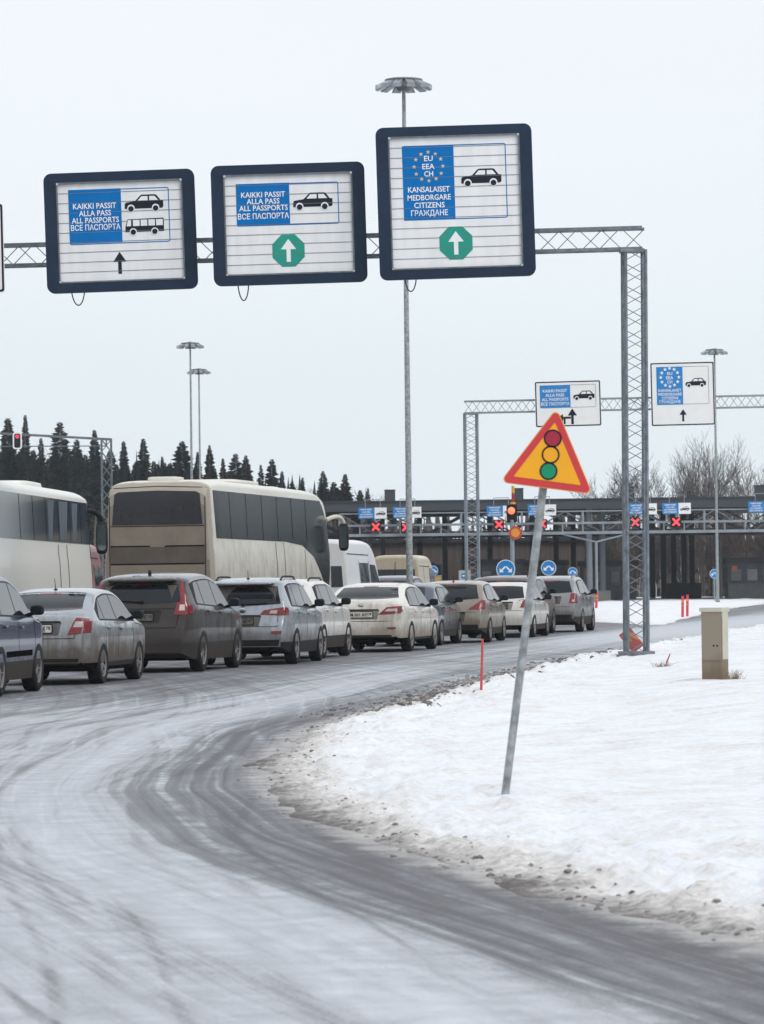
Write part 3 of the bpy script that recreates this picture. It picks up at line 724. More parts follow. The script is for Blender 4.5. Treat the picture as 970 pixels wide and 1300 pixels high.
    for s in (1, -1):
        mm = MB(); p = hit(bvh, 'right' if s > 0 else 'left', ym - h, belt(ym) + .04, 0)
        sell(mm, p + Vector((s * .14, -.02, .07)), (.098, .07, .072), .6); mm.tube(p - Vector((s * .03, 0, .01)), p + Vector((s * .09, 0, .03)), .028)
        mo = mm.build('wing_mirror', M['black'], root, smooth=60)
        mg = MB(); mg.prism(rrect(.15, .105, .035, 4), -.004, .004, Matrix.Translation(p + Vector((s * .14, -.096, .07)))); mg.build('mirror_glass', M['glass'], mo)
    if sp.get('rails'):
        y0, y1, xr = sp['rails']
        for s in (1, -1):
            rl = MB(); yy = np.linspace(y0, y1, 9); pts = [hit(bvh, 'top', s * xr, y - h, .045 if 0 < i < 8 else 0) for i, y in enumerate(yy)]
            rl.path(pts, .018, 6); rl.build('roof_rail', M[sp.get('railm', 'black')], root, smooth=60)
    if sp.get('spoiler'):
        y, z, hw = sp['spoiler']; so = MB(); sell(so, (0, y - h, z), (hw, .15, .028), .5, 24, 8, rot=Matrix.Rotation(R(9), 3, 'X')); so.build('roof_spoiler', paint, root, smooth=60)
    if sp.get('antenna'):
        y, ln, lean_ = sp['antenna']; an = MB(); p = hit(bvh, 'top', 0, y - h, 0)
        if ln < .1: sell(an, p + Vector((0, 0, .03)), (.025, .08, .05), .9)
        else:
            sell(an, p, (.03, .05, .02), .9); an.tube(p, p + Vector((0, lean_ * ln, ln)), .008, .005, 6)
        an.build('antenna', M['black'], root, smooth=50)
    if sp.get('pipe'):
        for s in sp['pipe']:
            pp = MB(); x = s * Wh * .62; y = hit(bvh, 'rear', x, .42, 0).y
            pp.tube((x, y - .03, .30), (x, y + .2, .30), .042, n=12, cap=False); pp.tube((x, y + .02, .30), (x, y + .03, .30), .041, n=12, m=1); pp.build('exhaust_pipe', [M['chrome'], M['under']], root, smooth=50)
    fl = MB()
    fl.box((0, 0, .26), (W * .8, L * .86, .12)); fl.build('underbody', M['under'], root)
    return root

def spot(px, py, sp, wheel=0):
    """set the vehicle so that its right rear (0) or front (1) tyre stands at a photo pixel"""
    p = place(px, py); a = R(sp['yaw']); lx = sp['W'] / 2 - .10; ly = sp['wheels'][wheel] - sp['L'] / 2
    return (p.x - (lx * math.cos(a) + ly * math.sin(a)), p.y - (-lx * math.sin(a) + ly * math.cos(a)), 0)

def q4(x0, z0, x1, z1, x2, z2, x3, z3): return [(x0, z0), (x1, z1)], [(x3, z3), (x2, z2)]

CARS = []
# dark blue off-roader at the picture's edge
s = dict(key='blue', L=4.5, W=1.84, H=1.68, r=.35, wheels=(.95, 3.6), yaw=6, paint=(.014, .026, .075), belt=(1.10, 1.02), tum=.32, sill=.46, drear=.3, dz1=.65, damt=.5,
    top=[(0, .55), (.05, .95), (.2, 1.3), (.5, 1.6), (1.2, 1.68), (2.2, 1.67), (2.75, 1.56), (3.45, 1.10), (3.9, 1.04), (4.3, .93), (4.45, .75), (4.5, .55)],
    glass=[(.5, 1.1), (1.15, 2.15), (2.2, 3.28)], rglass=(.62, .55, 1.12, 1.5), lamps=[(0, [(.62, .85), (.80, .85)], [(.62, 1.1), (.76, 1.1)])], plate=(.75, 'C 412 KB', 'plate_dirty'),
    seams=[[(2.18, .48), (2.2, 1.03)], [(3.38, .5), (3.36, 1.0)], [(3.4, .99), (4.35, .93)]], handles=[(2.4, .92), (1.3, .94)], mirror=3.02, mblack=True, spokes=5,
    extra=[('door_moulding', 'under', 'side', [(1.35, .52), (3.1, .52)], [(1.35, .60), (3.1, .60)], .012)], label='dark blue car with muddy wheels at the tail end of the queue')
s['loc'] = spot(41, 877.5, s, 1); CARS.append(s)
# silver saloon
s = dict(key='silver', L=4.48, W=1.71, H=1.46, r=.315, wheels=(.93, 3.53), yaw=8.5, paint=(.33, .36, .39), metal=.3, belt=(.97, .90), tum=.40, sill=.33, dz0=.25, dz1=1.12, damt=.9, drear=.35, crown=.075,
    top=[(0, .60), (.03, .74), (.09, .98), (.16, 1.045), (.42, 1.075), (.85, 1.27), (1.3, 1.415), (1.9, 1.46), (2.4, 1.445), (2.75, 1.37), (3.45, 1.0), (3.9, .92), (4.3, .80), (4.43, .66), (4.48, .5)],
    glass=[(.80, 1.12), (1.16, 1.98), (2.03, 3.22)], leanr=.30, gap=.115, rglass=(.60, .54, 1.115, 1.40), sillmat=M['under'],
    lamps=[(0, [(.50, .76), (.80, .78)], [(.62, 1.015), (.805, .99)]), (1, [(.58, .87), (.74, .87)], [(.62, .955), (.74, .955)])], slamps=[q4(.05, .78, .34, .83, .30, .99, .08, 1.0)],
    plate=(.85, 'B 046 CH', 'plate'), badge=.985,
    rseams=[[(-.6, .70), (.6, .70)], [(.6, .70), (.62, .76)], [(-.36, .92), (.36, .92)]], seams=[[(1.14, .42), (1.12, .95)], [(2.0, .38), (2.02, .94)], [(3.06, .40), (3.12, .90)], [(3.2, .90), (4.2, .82)]],
    handles=[(1.32, .85), (2.2, .83)], mirror=2.98, spokes=7, antenna=(1.45, .17, -.45),
    extra=[('rear_bumper', 'black', 'rear', [(-.72, .30), (.72, .30)], [(-.76, .40), (.76, .40)], .006), ('side_skirt', 'black', 'side', [(1.3, .26), (3.15, .26)], [(1.3, .33), (3.15, .33)], .006)],
    label='silver saloon with brown road grime just ahead of the dark blue car')
s['loc'] = spot(124, 868, s); CARS.append(s)
# dark grey off-roader
s = dict(key='graphite', L=4.63, W=1.89, H=1.70, r=.36, wheels=(.95, 3.72), yaw=10, paint=(.030, .030, .033), belt=(1.16, 1.00), tum=.36, sill=.50, dz0=.3, dz1=1.25, damt=.68, drear=.85, dirt=(.042, .034, .028), crown=.08,
    top=[(0, .62), (.04, .78), (.10, .90), (.16, 1.10), (.34, 1.45), (.52, 1.60), (.62, 1.625), (1.2, 1.68), (2.0, 1.70), (2.6, 1.64), (3.5, 1.10), (3.95, 1.04), (4.4, .92), (4.58, .75), (4.63, .55)],
    glass=[(.62, 1.15), (1.2, 2.15), (2.2, 3.35)], leanr=.22, gap=.14, rglass=(.72, .63, 1.17, 1.51), spoiler=(.40, 1.575, .60), wiped=(-.02, 0, .50), wiper=(1.20, .05, -.42),
    lamps=[(0, [(.62, .98), (.86, .98)], [(.66, 1.18), (.815, 1.24)]), (0, [(.72, 1.18), (.815, 1.22)], [(.665, 1.585), (.695, 1.585)]), (1, [(.70, 1.05), (.80, 1.05)], [(.71, 1.15), (.79, 1.15)])], slamps=[q4(.14, .98, .42, 1.02, .36, 1.14, .24, 1.18)],
    plate=(.94, 'X 534 OT', 'plate_dirty'), mblack=True, spokes=5, antenna=(1.0, .06, 0),
    rseams=[[(-.72, 1.08), (.62, 1.08)], [(-.66, .76), (.66, .76)], [(.66, .76), (.70, .98)]], seams=[[(1.2, .56), (1.16, 1.14)], [(2.15, .50), (2.18, 1.1)], [(3.2, .52), (3.26, 1.02)]],
    handles=[(1.42, 1.03), (2.38, 1.0)], mirror=3.05,
    extra=[('rear_bumper', 'cladding', 'rear', [(-.80, .34), (.80, .34)], [(-.84, .50), (.84, .50)], .008), ],
    label='dark grey muddy off-roader with tall red tail lights climbing its rear pillars')
s['loc'] = spot(252, 852.5, s); CARS.append(s)
# silver crossover with roof rails
s = dict(key='crossover', L=4.3, W=1.77, H=1.60, r=.345, wheels=(.85, 3.52), yaw=8.5, paint=(.36, .395, .44), metal=.3, belt=(1.07, .97), tum=.36, sill=.42, dz0=.25, dz1=.98, damt=.75, drear=.3, crown=.08,
    top=[(0, .60), (.04, .76), (.10, .88), (.16, 1.07), (.34, 1.38), (.50, 1.53), (.62, 1.56), (1.2, 1.60), (1.9, 1.60), (2.45, 1.54), (3.25, 1.06), (3.7, 1.0), (4.1, .88), (4.25, .72), (4.3, .55)],
    glass=[(.58, 1.02), (1.07, 1.98), (2.03, 3.08)], leanr=.20, gap=.135, rglass=(.70, .61, 1.085, 1.45), spoiler=(.38, 1.505, .56), wiped=(.14, 0, .40), wiper=(1.10, .0, .45), sillmat=M['black'],
    lamps=[(0, [(.32, .92), (.83, .90)], [(.40, 1.0), (.80, 1.06)]), (1, [(.50, .94), (.64, .935)], [(.52, .995), (.65, 1.0)])], slamps=[q4(.12, .90, .34, .96, .30, 1.04, .18, 1.05)],
    plate=(.80, 'O 100 XA 47', 'plate_dirty'), platex=-.05, badge=1.0, mblack=True, spokes=7, antenna=(.75, .16, -.2), rails=(.75, 2.35, .60), pipe=(1,),
    rseams=[[(-.66, .70), (.66, .70)], [(.66, .70), (.66, .9)]], seams=[[(1.1, .5), (1.04, 1.04)], [(1.98, .46), (2.0, 1.02)], [(2.95, .48), (3.0, .98)]], handles=[(1.28, .96), (2.2, .93)], mirror=2.82,
    extra=[('rear_bumper', 'black', 'rear', [(-.74, .32), (.74, .32)], [(-.78, .46), (.78, .46)], .008), ('bumper_reflector', 'red', 'rear', [(.55, .57), (.74, .57)], [(.55, .62), (.74, .62)], .012)],
    label='pale silver crossover with roof rails and wide orange-red tail lights')
s['loc'] = spot(371, 843, s); CARS.append(s)
# white crossover half hidden
s = dict(key='white', L=4.46, W=1.80, H=1.57, r=.35, wheels=(.90, 3.66), yaw=9.5, paint=(.66, .65, .62), belt=(1.06, .97), tum=.36, sill=.44, dz0=.2, dz1=.85, damt=.6, drear=.3,
    top=[(0, .60), (.05, .80), (.14, 1.0), (.36, 1.36), (.55, 1.52), (1.2, 1.57), (2.0, 1.57), (2.5, 1.50), (3.2, 1.07), (3.8, 1.01), (4.25, .88), (4.41, .72), (4.46, .55)],
    glass=[(.60, 1.05), (1.10, 1.98), (2.03, 3.08)], leanr=.24, gap=.135, rglass=(.66, .58, 1.07, 1.46), lamps=[(0, [(.55, .85), (.82, .85)], [(.60, 1.02), (.80, 1.04)])],
    plate=(.80, 'K 903 EM', 'plate'), mblack=True, spokes=6, rails=(.8, 2.3, .60), seams=[[(1.1, .5), (1.06, 1.04)], [(2.0, .46), (2.02, 1.02)], [(3.0, .48), (3.04, .98)]], handles=[(1.3, .95), (2.25, .92)], mirror=2.85,
    extra=[],
    label='white crossover half hidden behind the pale silver crossover with roof rails')
s['loc'] = spot(437, 832.5, s, 1); CARS.append(s)
# champagne saloon
s = dict(key='champagne', L=4.82, W=1.82, H=1.47, r=.335, wheels=(1.06, 3.84), yaw=11, paint=(.66, .64, .58), belt=(.98, .90), tum=.40, sill=.30, dz0=.2, dz1=.95, damt=.8, drear=.5, dirt=(.17, .135, .095), crown=.075,
    top=[(0, .60), (.03, .76), (.10, 1.0), (.18, 1.06), (.52, 1.09), (.95, 1.28), (1.45, 1.43), (2.1, 1.47), (2.6, 1.45), (2.95, 1.38), (3.7, 1.0), (4.2, .91), (4.6, .80), (4.77, .66), (4.82, .5)],
    glass=[(1.02, 1.34), (1.38, 2.18), (2.23, 3.45)], leanr=.30, gap=.11, rglass=(.70, .58, 1.12, 1.415), sillmat=M['under'], hmat=None,
    lamps=[(0, [(.38, .80), (.83, .82)], [(.56, .955), (.84, .975)]), (1, [(.52, .865), (.78, .87)], [(.58, .92), (.78, .925)])], slamps=[q4(.06, .82, .34, .86, .26, .965, .08, .98)],
    plate=(.80, 'M 001 AY', 'plate'), badge=1.0, spokes=5,
    rseams=[[(-.62, .66), (.62, .66)], [(-.36, .90), (.36, .90)]], seams=[[(1.36, .40), (1.36, .96)], [(2.2, .36), (2.22, .95)], [(3.28, .38), (3.34, .91)]], handles=[(1.6, .86), (2.45, .84)], mirror=3.2,
    extra=[('rear_bumper', 'black', 'rear', [(-.70, .30), (.70, .30)], [(-.66, .37), (.66, .37)], .006), ('bumper_reflector', 'red', 'rear', [(.58, .50), (.76, .50)], [(.58, .53), (.76, .53)], .012), ('side_skirt', 'black', 'side', [(1.45, .25), (3.4, .25)], [(1.45, .30), (3.4, .30)], .006)],
    label='champagne white saloon with broad red tail lights in the middle of the queue')
s.pop('hmat'); s['loc'] = spot(517.5, 827, s); CARS.append(s)
# dark blue-grey hatchback
s = dict(key='slate', L=4.36, W=1.78, H=1.46, r=.32, wheels=(.88, 3.54), yaw=10, paint=(.055, .07, .10), metal=.2, belt=(1.0, .92), tum=.38, sill=.36, dz1=.7, damt=.5, drear=.2,
    top=[(0, .58), (.05, .8), (.14, .98), (.45, 1.22), (.8, 1.40), (1.4, 1.46), (2.1, 1.45), (2.6, 1.36), (3.4, .99), (3.8, .93), (4.2, .80), (4.32, .64), (4.36, .5)],
    glass=[(.85, 1.12), (1.17, 1.98), (2.03, 3.15)], leanr=.2, gap=.12, rglass=(.60, .54, 1.03, 1.36), lamps=[(0, [(.56, .82), (.80, .82)], [(.58, .98), (.79, .98)])],
    plate=(.78, 'H 217 PC', 'plate'), seams=[[(1.16, .44), (1.14, .98)], [(2.0, .40), (2.02, .97)], [(3.0, .42), (3.06, .94)]], handles=[(1.3, .88), (2.2, .86)], mirror=2.9, spokes=8,
    label='dark blue-grey hatchback tucked between the champagne saloon and a beige hatchback')
s['loc'] = spot(556, 819.5, s); CARS.append(s)
# beige hatchback
s = dict(key='beige', L=4.28, W=1.81, H=1.50, r=.32, wheels=(.80, 3.41), yaw=9, paint=(.25, .215, .18), metal=.2, belt=(1.02, .92), tum=.38, sill=.36, dz1=.95, damt=.7, drear=.35, dirt=(.14, .11, .08), crown=.08,
    top=[(0, .60), (.04, .76), (.10, .90), (.18, 1.02), (.45, 1.28), (.72, 1.44), (1.2, 1.49), (1.9, 1.50), (2.4, 1.42), (3.3, .98), (3.7, .90), (4.1, .78), (4.24, .64), (4.28, .5)],
    glass=[(.62, 1.0), (1.05, 1.92), (1.97, 3.05)], leanr=.25, gap=.12, rglass=(.70, .60, 1.03, 1.41), wiper=(1.05, 0, .45),
    lamps=[(0, [(.46, .80), (.84, .80)], [(.62, .92), (.82, 1.04)])], slamps=[q4(.05, .80, .30, .82, .34, 1.02, .14, 1.03)],
    plate=(.62, 'T 680 BO', 'plate_dirty'), badge=.93, antenna=(.9, .14, -.7), mblack=True, spokes=6,
    rseams=[[(-.64, .74), (.64, .74)]], seams=[[(1.04, .42), (1.0, 1.0)], [(1.95, .40), (1.96, .98)], [(2.95, .42), (3.0, .93)]], handles=[(1.2, .90), (2.1, .87)], mirror=2.8,
    extra=[('rear_bumper', 'black', 'rear', [(-.72, .30), (.72, .30)], [(-.70, .44), (.70, .44)], .006)],
    label='beige brown hatchback ahead of the dark blue-grey hatchback, dull with dirt')
s['loc'] = spot(618, 815.5, s); CARS.append(s)
# small pale hatchback
s = dict(key='pale', L=4.15, W=1.74, H=1.44, r=.305, wheels=(.78, 3.29), yaw=10, paint=(.60, .60, .57), belt=(.98, .90), tum=.36, sill=.34, dz1=.9, damt=.55, drear=.3, dirt=(.20, .165, .125),
    top=[(0, .58), (.04, .74), (.10, .88), (.18, 1.0), (.45, 1.28), (.62, 1.38), (1.1, 1.43), (1.8, 1.44), (2.3, 1.36), (3.1, .96), (3.6, .88), (4.0, .76), (4.11, .62), (4.15, .5)],
    glass=[(.60, .95), (1.0, 1.85), (1.9, 2.95)], leanr=.25, gap=.12, rglass=(.68, .60, 1.0, 1.34),
    lamps=[(0, [(.58, .78), (.80, .78)], [(.66, .96), (.79, 1.02)])], slamps=[q4(.05, .78, .22, .80, .26, .98, .14, 1.0)],
    plate=(.82, 'P 355 AT', 'plate_dirty'), spokes=6, rseams=[[(-.64, .70), (.64, .70)]], seams=[[(1.0, .42), (.98, .97)], [(1.88, .40), (1.9, .95)]], handles=[(1.15, .87), (2.05, .85)], mirror=2.7,
    label='small pale hatchback with light blue tail glass beside the leaning sign post')
s['loc'] = spot(674.5, 809, s); CARS.append(s)
# brown off-roader
s = dict(key='umber', L=4.78, W=1.88, H=1.74, r=.37, wheels=(1.0, 3.79), yaw=10, paint=(.12, .105, .095), belt=(1.12, 1.04), tum=.26, sill=.48, dz1=1.5, damt=.7, drear=.7, dirt=(.085, .07, .056),
    top=[(0, .62), (.05, .9), (.12, 1.15), (.24, 1.42), (.40, 1.55), (1.0, 1.61), (2.0, 1.62), (2.6, 1.56), (3.4, 1.14), (4.0, 1.08), (4.55, .96), (4.73, .78), (4.78, .55)],
    glass=[(.5, 1.1), (1.15, 2.1), (2.15, 3.2)], leanr=.16, gap=.14, rglass=(.72, .65, 1.15, 1.48), lamps=[(0, [(.70, .9), (.86, .9)], [(.72, 1.14), (.84, 1.14)])],
    plate=(.85, 'E 774 MO', 'plate_dirty'), mblack=True, seams=[[(1.15, .54), (1.13, 1.14)], [(2.1, .5), (2.13, 1.1)], [(3.1, .52), (3.14, 1.06)]], handles=[(1.3, 1.02), (2.3, 1.0)], mirror=2.95, rails=(.8, 2.4, .62),
    label='brown grey off-roader behind the small pale hatchback, caked in dirt')
s['loc'] = spot(699, 803.8, s, 1); CARS.append(s)
# grey off-roader at the head
s = dict(key='pewter', L=4.41, W=1.83, H=1.67, r=.35, wheels=(.90, 3.55), yaw=9.5, paint=(.25, .255, .265), metal=.3, belt=(1.08, .99), tum=.36, sill=.44, dz1=1.1, damt=.65, drear=.3, dirt=(.10, .086, .07), crown=.08,
    top=[(0, .62), (.04, .78), (.10, .94), (.18, 1.10), (.34, 1.38), (.50, 1.52), (1.2, 1.59), (2.0, 1.60), (2.5, 1.53), (3.3, 1.08), (3.8, 1.02), (4.2, .90), (4.36, .74), (4.41, .55)],
    glass=[(.62, 1.0), (1.05, 1.98), (2.03, 3.1)], leanr=.24, gap=.14, rglass=(.70, .60, 1.10, 1.46),
    lamps=[(0, [(.62, .82), (.84, .82)], [(.66, 1.10), (.81, 1.10)]), (1, [(.70, .86), (.78, .86)], [(.70, .92), (.78, .92)])], slamps=[q4(.06, .82, .22, .86, .24, 1.08, .14, 1.10)],
    plate=(.90, 'A 129 TK', 'plate_dirty'), badge=1.06, mblack=True, spokes=5, rseams=[[(-.66, .72), (.66, .72)]], seams=[[(1.06, .5), (1.02, 1.06)], [(1.98, .46), (2.0, 1.04)], [(2.95, .48), (3.0, 1.0)]], handles=[(1.22, .98), (2.2, .95)], mirror=2.85, rails=(.7, 2.3, .62), railm='steel',
    extra=[('rear_bumper', 'black', 'rear', [(-.74, .34), (.74, .34)], [(-.78, .50), (.78, .50)], .008), ],
    label='silver grey off-roader with upright red tail lights at the head of the queue')
s['loc'] = spot(736, 802, s); CARS.append(s)
# dark saloon seen only by its roof
s = dict(key='ink', L=4.6, W=1.82, H=1.68, r=.34, wheels=(.95, 3.65), yaw=10, paint=(.04, .05, .065), belt=(1.1, 1.02), tum=.36, dz1=.7, damt=.5,
    top=[(0, .6), (.05, .85), (.16, 1.1), (.5, 1.5), (.8, 1.62), (1.4, 1.67), (2.1, 1.68), (2.6, 1.60), (3.5, 1.1), (4.0, 1.02), (4.4, .88), (4.55, .7), (4.6, .5)],
    glass=[(.8, 1.15), (1.2, 2.1), (2.15, 3.3)], leanr=.2, gap=.13, rglass=(.70, .60, 1.12, 1.52), lamps=[(0, [(.6, .9), (.84, .9)], [(.62, 1.08), (.82, 1.08)])], plate=(.8, 'O 518 HM', 'plate_dirty'), mirror=3.0,
    label='dark blue car showing only its roof over the champagne white saloon')
p_ = at(537, 738, 124); a_ = R(10)
s['loc'] = (p_.x - .78 * math.cos(a_), p_.y + 2.0, 0); CARS.append(s)
for s in CARS: car(s)
# ------------------------------------------------------------------ buses and vans
def coach(sp):
    L, W = sp['L'], sp['W']; h = L / 2; Wh = W / 2
    root = empty(sp['name'], sp['loc'], -R(sp['yaw'])); tag(root, sp['label'], sp['cat'], 'vehicles queuing for the border check')
    paint = dirty('paint_' + sp['key'], sp['paint'], dirt=sp['dirt'], z0=.3, z1=sp.get('dz1', 2.6), amount=sp.get('damt', .8), rear=sp.get('rear', (-h - .02, -h + .30)), rear_z=sp.get('drear', 1.6), rough=.35, coat=.2)
    body, bvh = loft(sp, paint, root)
    for nm, mt, view, lo, upp, off in sp['panels']:
        e_ = MB()
        for v in ([view] if view != 'side' else ['right']):
            f = (lambda p: (p[0] - h, p[1])) if v in ('right', 'left') else (lambda p: p)
            patch(e_, bvh, v, [f(p) for p in lo], [f(p) for p in upp], off, sp.get('pn', 40), 8)
        e_.build(nm, mt, root, smooth=40)
    for v, pts, w in sp.get('seams', []):
        sm = MB(); line(sm, bvh, v, [((a - h) if v == 'right' else a, b) for a, b in pts], w, .012); sm.build('panel_seam', M['under'], root)
    
    for y in sp['wheels']:
        for s in (1, -1): make_wheel(sp['r'], s * (Wh - .14), y - h, s, root, 8, .3)
    for (y, ln, w, ht) in sp.get('hatches', []):
        e_ = MB(); p = hit(bvh, 'top', 0, y - h, 0); sell(e_, p + Vector((0, 0, ht * .3)), (w/2, ln/2, ht), .35, 20, 8); e_.build('roof_hatch', paint, root, smooth=50)
    for s, yb, zb, reach, drop, mt in sp.get('mirrors', []):
        ar = MB(); p = hit(bvh, 'right' if s > 0 else 'left', yb - h, zb, 0)
        pts = [p + Vector((s * reach * math.sin(a), .55 * math.sin(a) * sp.get('mfwd', 1), .12 * math.sin(a * 2) - drop * (1 - math.cos(a)))) for a in np.linspace(0, math.pi / 2, 8)]
        ar.path(pts, .06, 8); q = pts[-1]
        a_ = ar.build('mirror_arm', mt, root, smooth=60)
        mm = MB(); sell(mm, q - Vector((0, .02, .30)), (.13, .10, .36), .5); mo = mm.build('wing_mirror', M['black'], root, smooth=60)
        mg = MB(); mg.prism(rrect(.19, .56, .06, 5), -.004, .004, Matrix.Translation(q - Vector((0, .128, .30)))); mg.build('mirror_glass', M['mirror'], mo)
    for s, x0, z0, z1, mt in sp.get('lamps', []):
        lt = MB(); patch(lt, bvh, 'rear', [(s*x0, z0), (s*(x0+.14), z0)], [(s*x0, z1), (s*(x0+.14), z1)], .012, 5, 6); lt.build('tail_light', M['red'], root)
    fl = MB(); fl.box((0, 0, .4), (W * .8, L * .92, .2)); fl.build('underbody', M['under'], root)
    return root

M['mirror'] = plain('mirror_face', (.22, .27, .29), .1, metal=.8, var=.2)
M['bus_glass'] = plain('bus_glass', (.026, .030, .035), .12, var=.35, scale=.7, spec=.28, stretch=(1, 1, .25))
M['bus_glass_blue'] = plain('bus_glass_bluish', (.030, .045, .060), .12, var=.45, scale=.9, spec=.30, stretch=(1, 1, .2))
M['curtain'] = plain('faded_curtain', (.075, .095, .115), .9, var=.35, scale=2.2, stretch=(6, 3, .3))
M['grille'] = dirty('engine_flap', (.07, .06, .052), dirt=(.12, .10, .084), z0=.3, z1=4.5, amount=.9, rough=.7, coat=0)
M['rear_glass'] = dirty('grimy_rear_glass', (.020, .021, .026), dirt=(.060, .050, .043), z0=2.2, z1=3.5, amount=.35, rough=.25, coat=0)
M['rear_brown'] = dirty('streaked_tail', (.17, .15, .125), dirt=(.215, .182, .148), z0=1.5, z1=8, amount=.95, rough=.7, coat=0)

BL, BW, BZ = 14.5, 2.55, 3.87
tp = [(0, BZ - .30), (.10, BZ - .16), (.35, BZ - .07), (.9, BZ - .02), (2, BZ), (BL - 2.5, BZ - .02), (BL - 1.2, BZ - .10), (BL - .7, BZ - .28), (BL - .35, BZ - .9), (BL - .15, 2.2), (BL - .05, 1.4), (BL, .8)]
yy_ = np.linspace(.55, BL - .75, 30)
bus = dict(key='coach', name='coach', cat='bus', L=BL, W=BW, r=.5, wheels=(3.2, 4.55, 11.6), yaw=10, paint=(.66, .64, .575), dirt=(.26, .225, .175), dz1=3.0, damt=.8, rear=(-7.27, -6.75), top=tp, belt=(2.2, 2.2), tum=.055, crown=.16, corner=.35, zm=1.3, sill=.55, tuck=.03,
    bot=[(0, .45), (BL/2, .35), (BL, .4)], rear_round=(.55, .04), front_round=(.7, .06), nm=30, sillmat=M['under'], arch=.08,
    panels=[
        ('side_window', M['bus_glass'], 'right', [(.62, 2.52), (8.5, 2.50), (10.6, 2.42), (12.0, 2.12), (13.0, 1.60), (13.6, 1.0)], [(.52, 3.60), (BL - 1.2, 3.58), (BL - .46, 3.0), (BL - .30, 2.2)], .008),
        ('rear_panel', M['rear_brown'], 'rear', [(-1.21, .75), (1.21, .75)], [(-1.16, 3.62), (-.9, 3.73), (0, 3.78), (.9, 3.73), (1.16, 3.62)], .006),
        ('rear_window', M['rear_glass'], 'rear', [(-1.04, 2.83), (1.04, 2.83)], [(-.98, 3.52), (-.9, 3.57), (0, 3.60), (.9, 3.57), (.98, 3.52)], .014),
        ('engine_cover', M['grille'], 'rear', [(-1.08, 1.97), (1.08, 1.97)], [(-1.08, 2.33), (1.08, 2.33)], .014),
    ],
    seams=[('rear', [(-1.08, 2.35), (-.2, 2.35), (-.15, 2.31), (.15, 2.31), (.2, 2.35), (1.08, 2.35)], .03), ('rear', [(-1.08, 1.95), (1.08, 1.95)], .025), ('rear', [(-1.08, 2.80), (1.08, 2.80)], .015), ('rear', [(-1.1, 3.66), (0, 3.70), (1.1, 3.66)], .012), ('rear', [(-1.1, .8), (-1.1, 3.45)], .015), ('rear', [(1.1, .8), (1.1, 3.45)], .015), ('right', [(7.2, .6), (7.2, 2.48)], .02), ('right', [(8.2, .6), (8.2, 2.48)], .015), ('right', [(10.8, .6), (10.8, 2.3)], .015)]
        + [('right', [(y, 2.52), (y, 3.58)], .03) for y in (2.2, 4.0, 5.8, 7.6, 9.4, 11.2)],
    hatches=[(.9, .7, .75, .06), (6.0, 3.4, 1.7, .07), (11.5, .9, .8, .06)], mirrors=[(1, BL - .5, 3.10, .36, .14, None), (-1, BL - .5, 3.10, .36, .14, None)], lamps=[(1, .98, 1.1, 1.5, 0), (-1, .98, 1.1, 1.5, 0)],
    label='tall cream coach with a brown mud covered tail and dark side windows')
a_ = R(10); c_ = at(270, 640, 89)
bus['mirrors'] = [(s, y, z, r_, d, plain('cream_mirror_arm', (.55, .52, .45), .4)) for s, y, z, r_, d, _ in bus['mirrors']]
lx, ly = BW/2, -BL/2
bus['loc'] = (c_.x - (lx * math.cos(a_) + ly * math.sin(a_)), c_.y - (-lx * math.sin(a_) + ly * math.cos(a_)), 0)
coach(bus)

LZ = 3.50
tp = [(0, LZ - .3), (.3, LZ - .05), (1, LZ), (BL - 2, LZ), (BL - .9, LZ - .05), (BL - .45, LZ - .16), (BL - .26, LZ - .42), (BL - .15, 2.6), (BL - .04, 1.5), (BL, .8)]
lb = dict(key='white_coach', name='coach', cat='bus', L=BL, W=BW, r=.5, wheels=(3.4, 10.9), yaw=3.0, paint=(.72, .71, .66), dirt=(.40, .36, .29), dz1=1.6, damt=.6, top=tp, belt=(2.0, 2.0), tum=.05, crown=.20, corner=.4, zm=1.3, sill=.5, tuck=.03,
    bot=[(0, .45), (BL/2, .35), (BL, .4)], rear_round=(.5, .05), front_round=(1.1, .16), nm=30, sillmat=M['under'], arch=.08,
    panels=[('side_window', M['bus_glass_blue'], 'right', [(.5, 2.38), (BL - .62, 2.36)], [(.5, 3.24), (BL - .62, 3.24)], .008),
            ('front_window', M['glass'], 'right', [(BL - .50, 1.7), (BL - .08, 1.2)], [(BL - .60, 3.02), (BL - .16, 2.92)], .010)]
        + [('curtain', M['curtain'], 'right', [(y0, 2.42), (y1, 2.42)], [(y0 + .02, 3.20), (y1 + .5, 3.20)], .0095) for y0, y1 in ((7.3, 7.8), (9.0, 9.9), (11.0, 11.45))],
    seams=[('right', [(y, 2.38), (y, 3.23)], .03) for y in (3.4, 5.2, 7.0, 8.8, 10.6, 12.3)] + [('right', [(8.6, .6), (8.6, 2.32)], .03), ('right', [(9.9, .6), (9.9, 2.32)], .03), ('right', [(BL - .64, .6), (BL - .62, 2.32)], .025), ('right', [(BL - .62, 2.38), (BL - .62, 3.24)], .04)],
    hatches=[(9.3, 2.6, 1.4, .09)], mirrors=[(1, BL - .25, 3.02, .56, .20, M['black']), (-1, BL - .25, 3.02, .56, .20, M['black'])],
    label='white coach at the left with curtained windows and drooping black mirrors')
a_ = R(3.0); c_ = at(121, 690, 85.5); lx, ly = BW/2, BL/2 - .3
lb['loc'] = (c_.x - (lx * math.cos(a_) + ly * math.sin(a_)), c_.y - (-lx * math.sin(a_) + ly * math.cos(a_)), 0)
coach(lb)

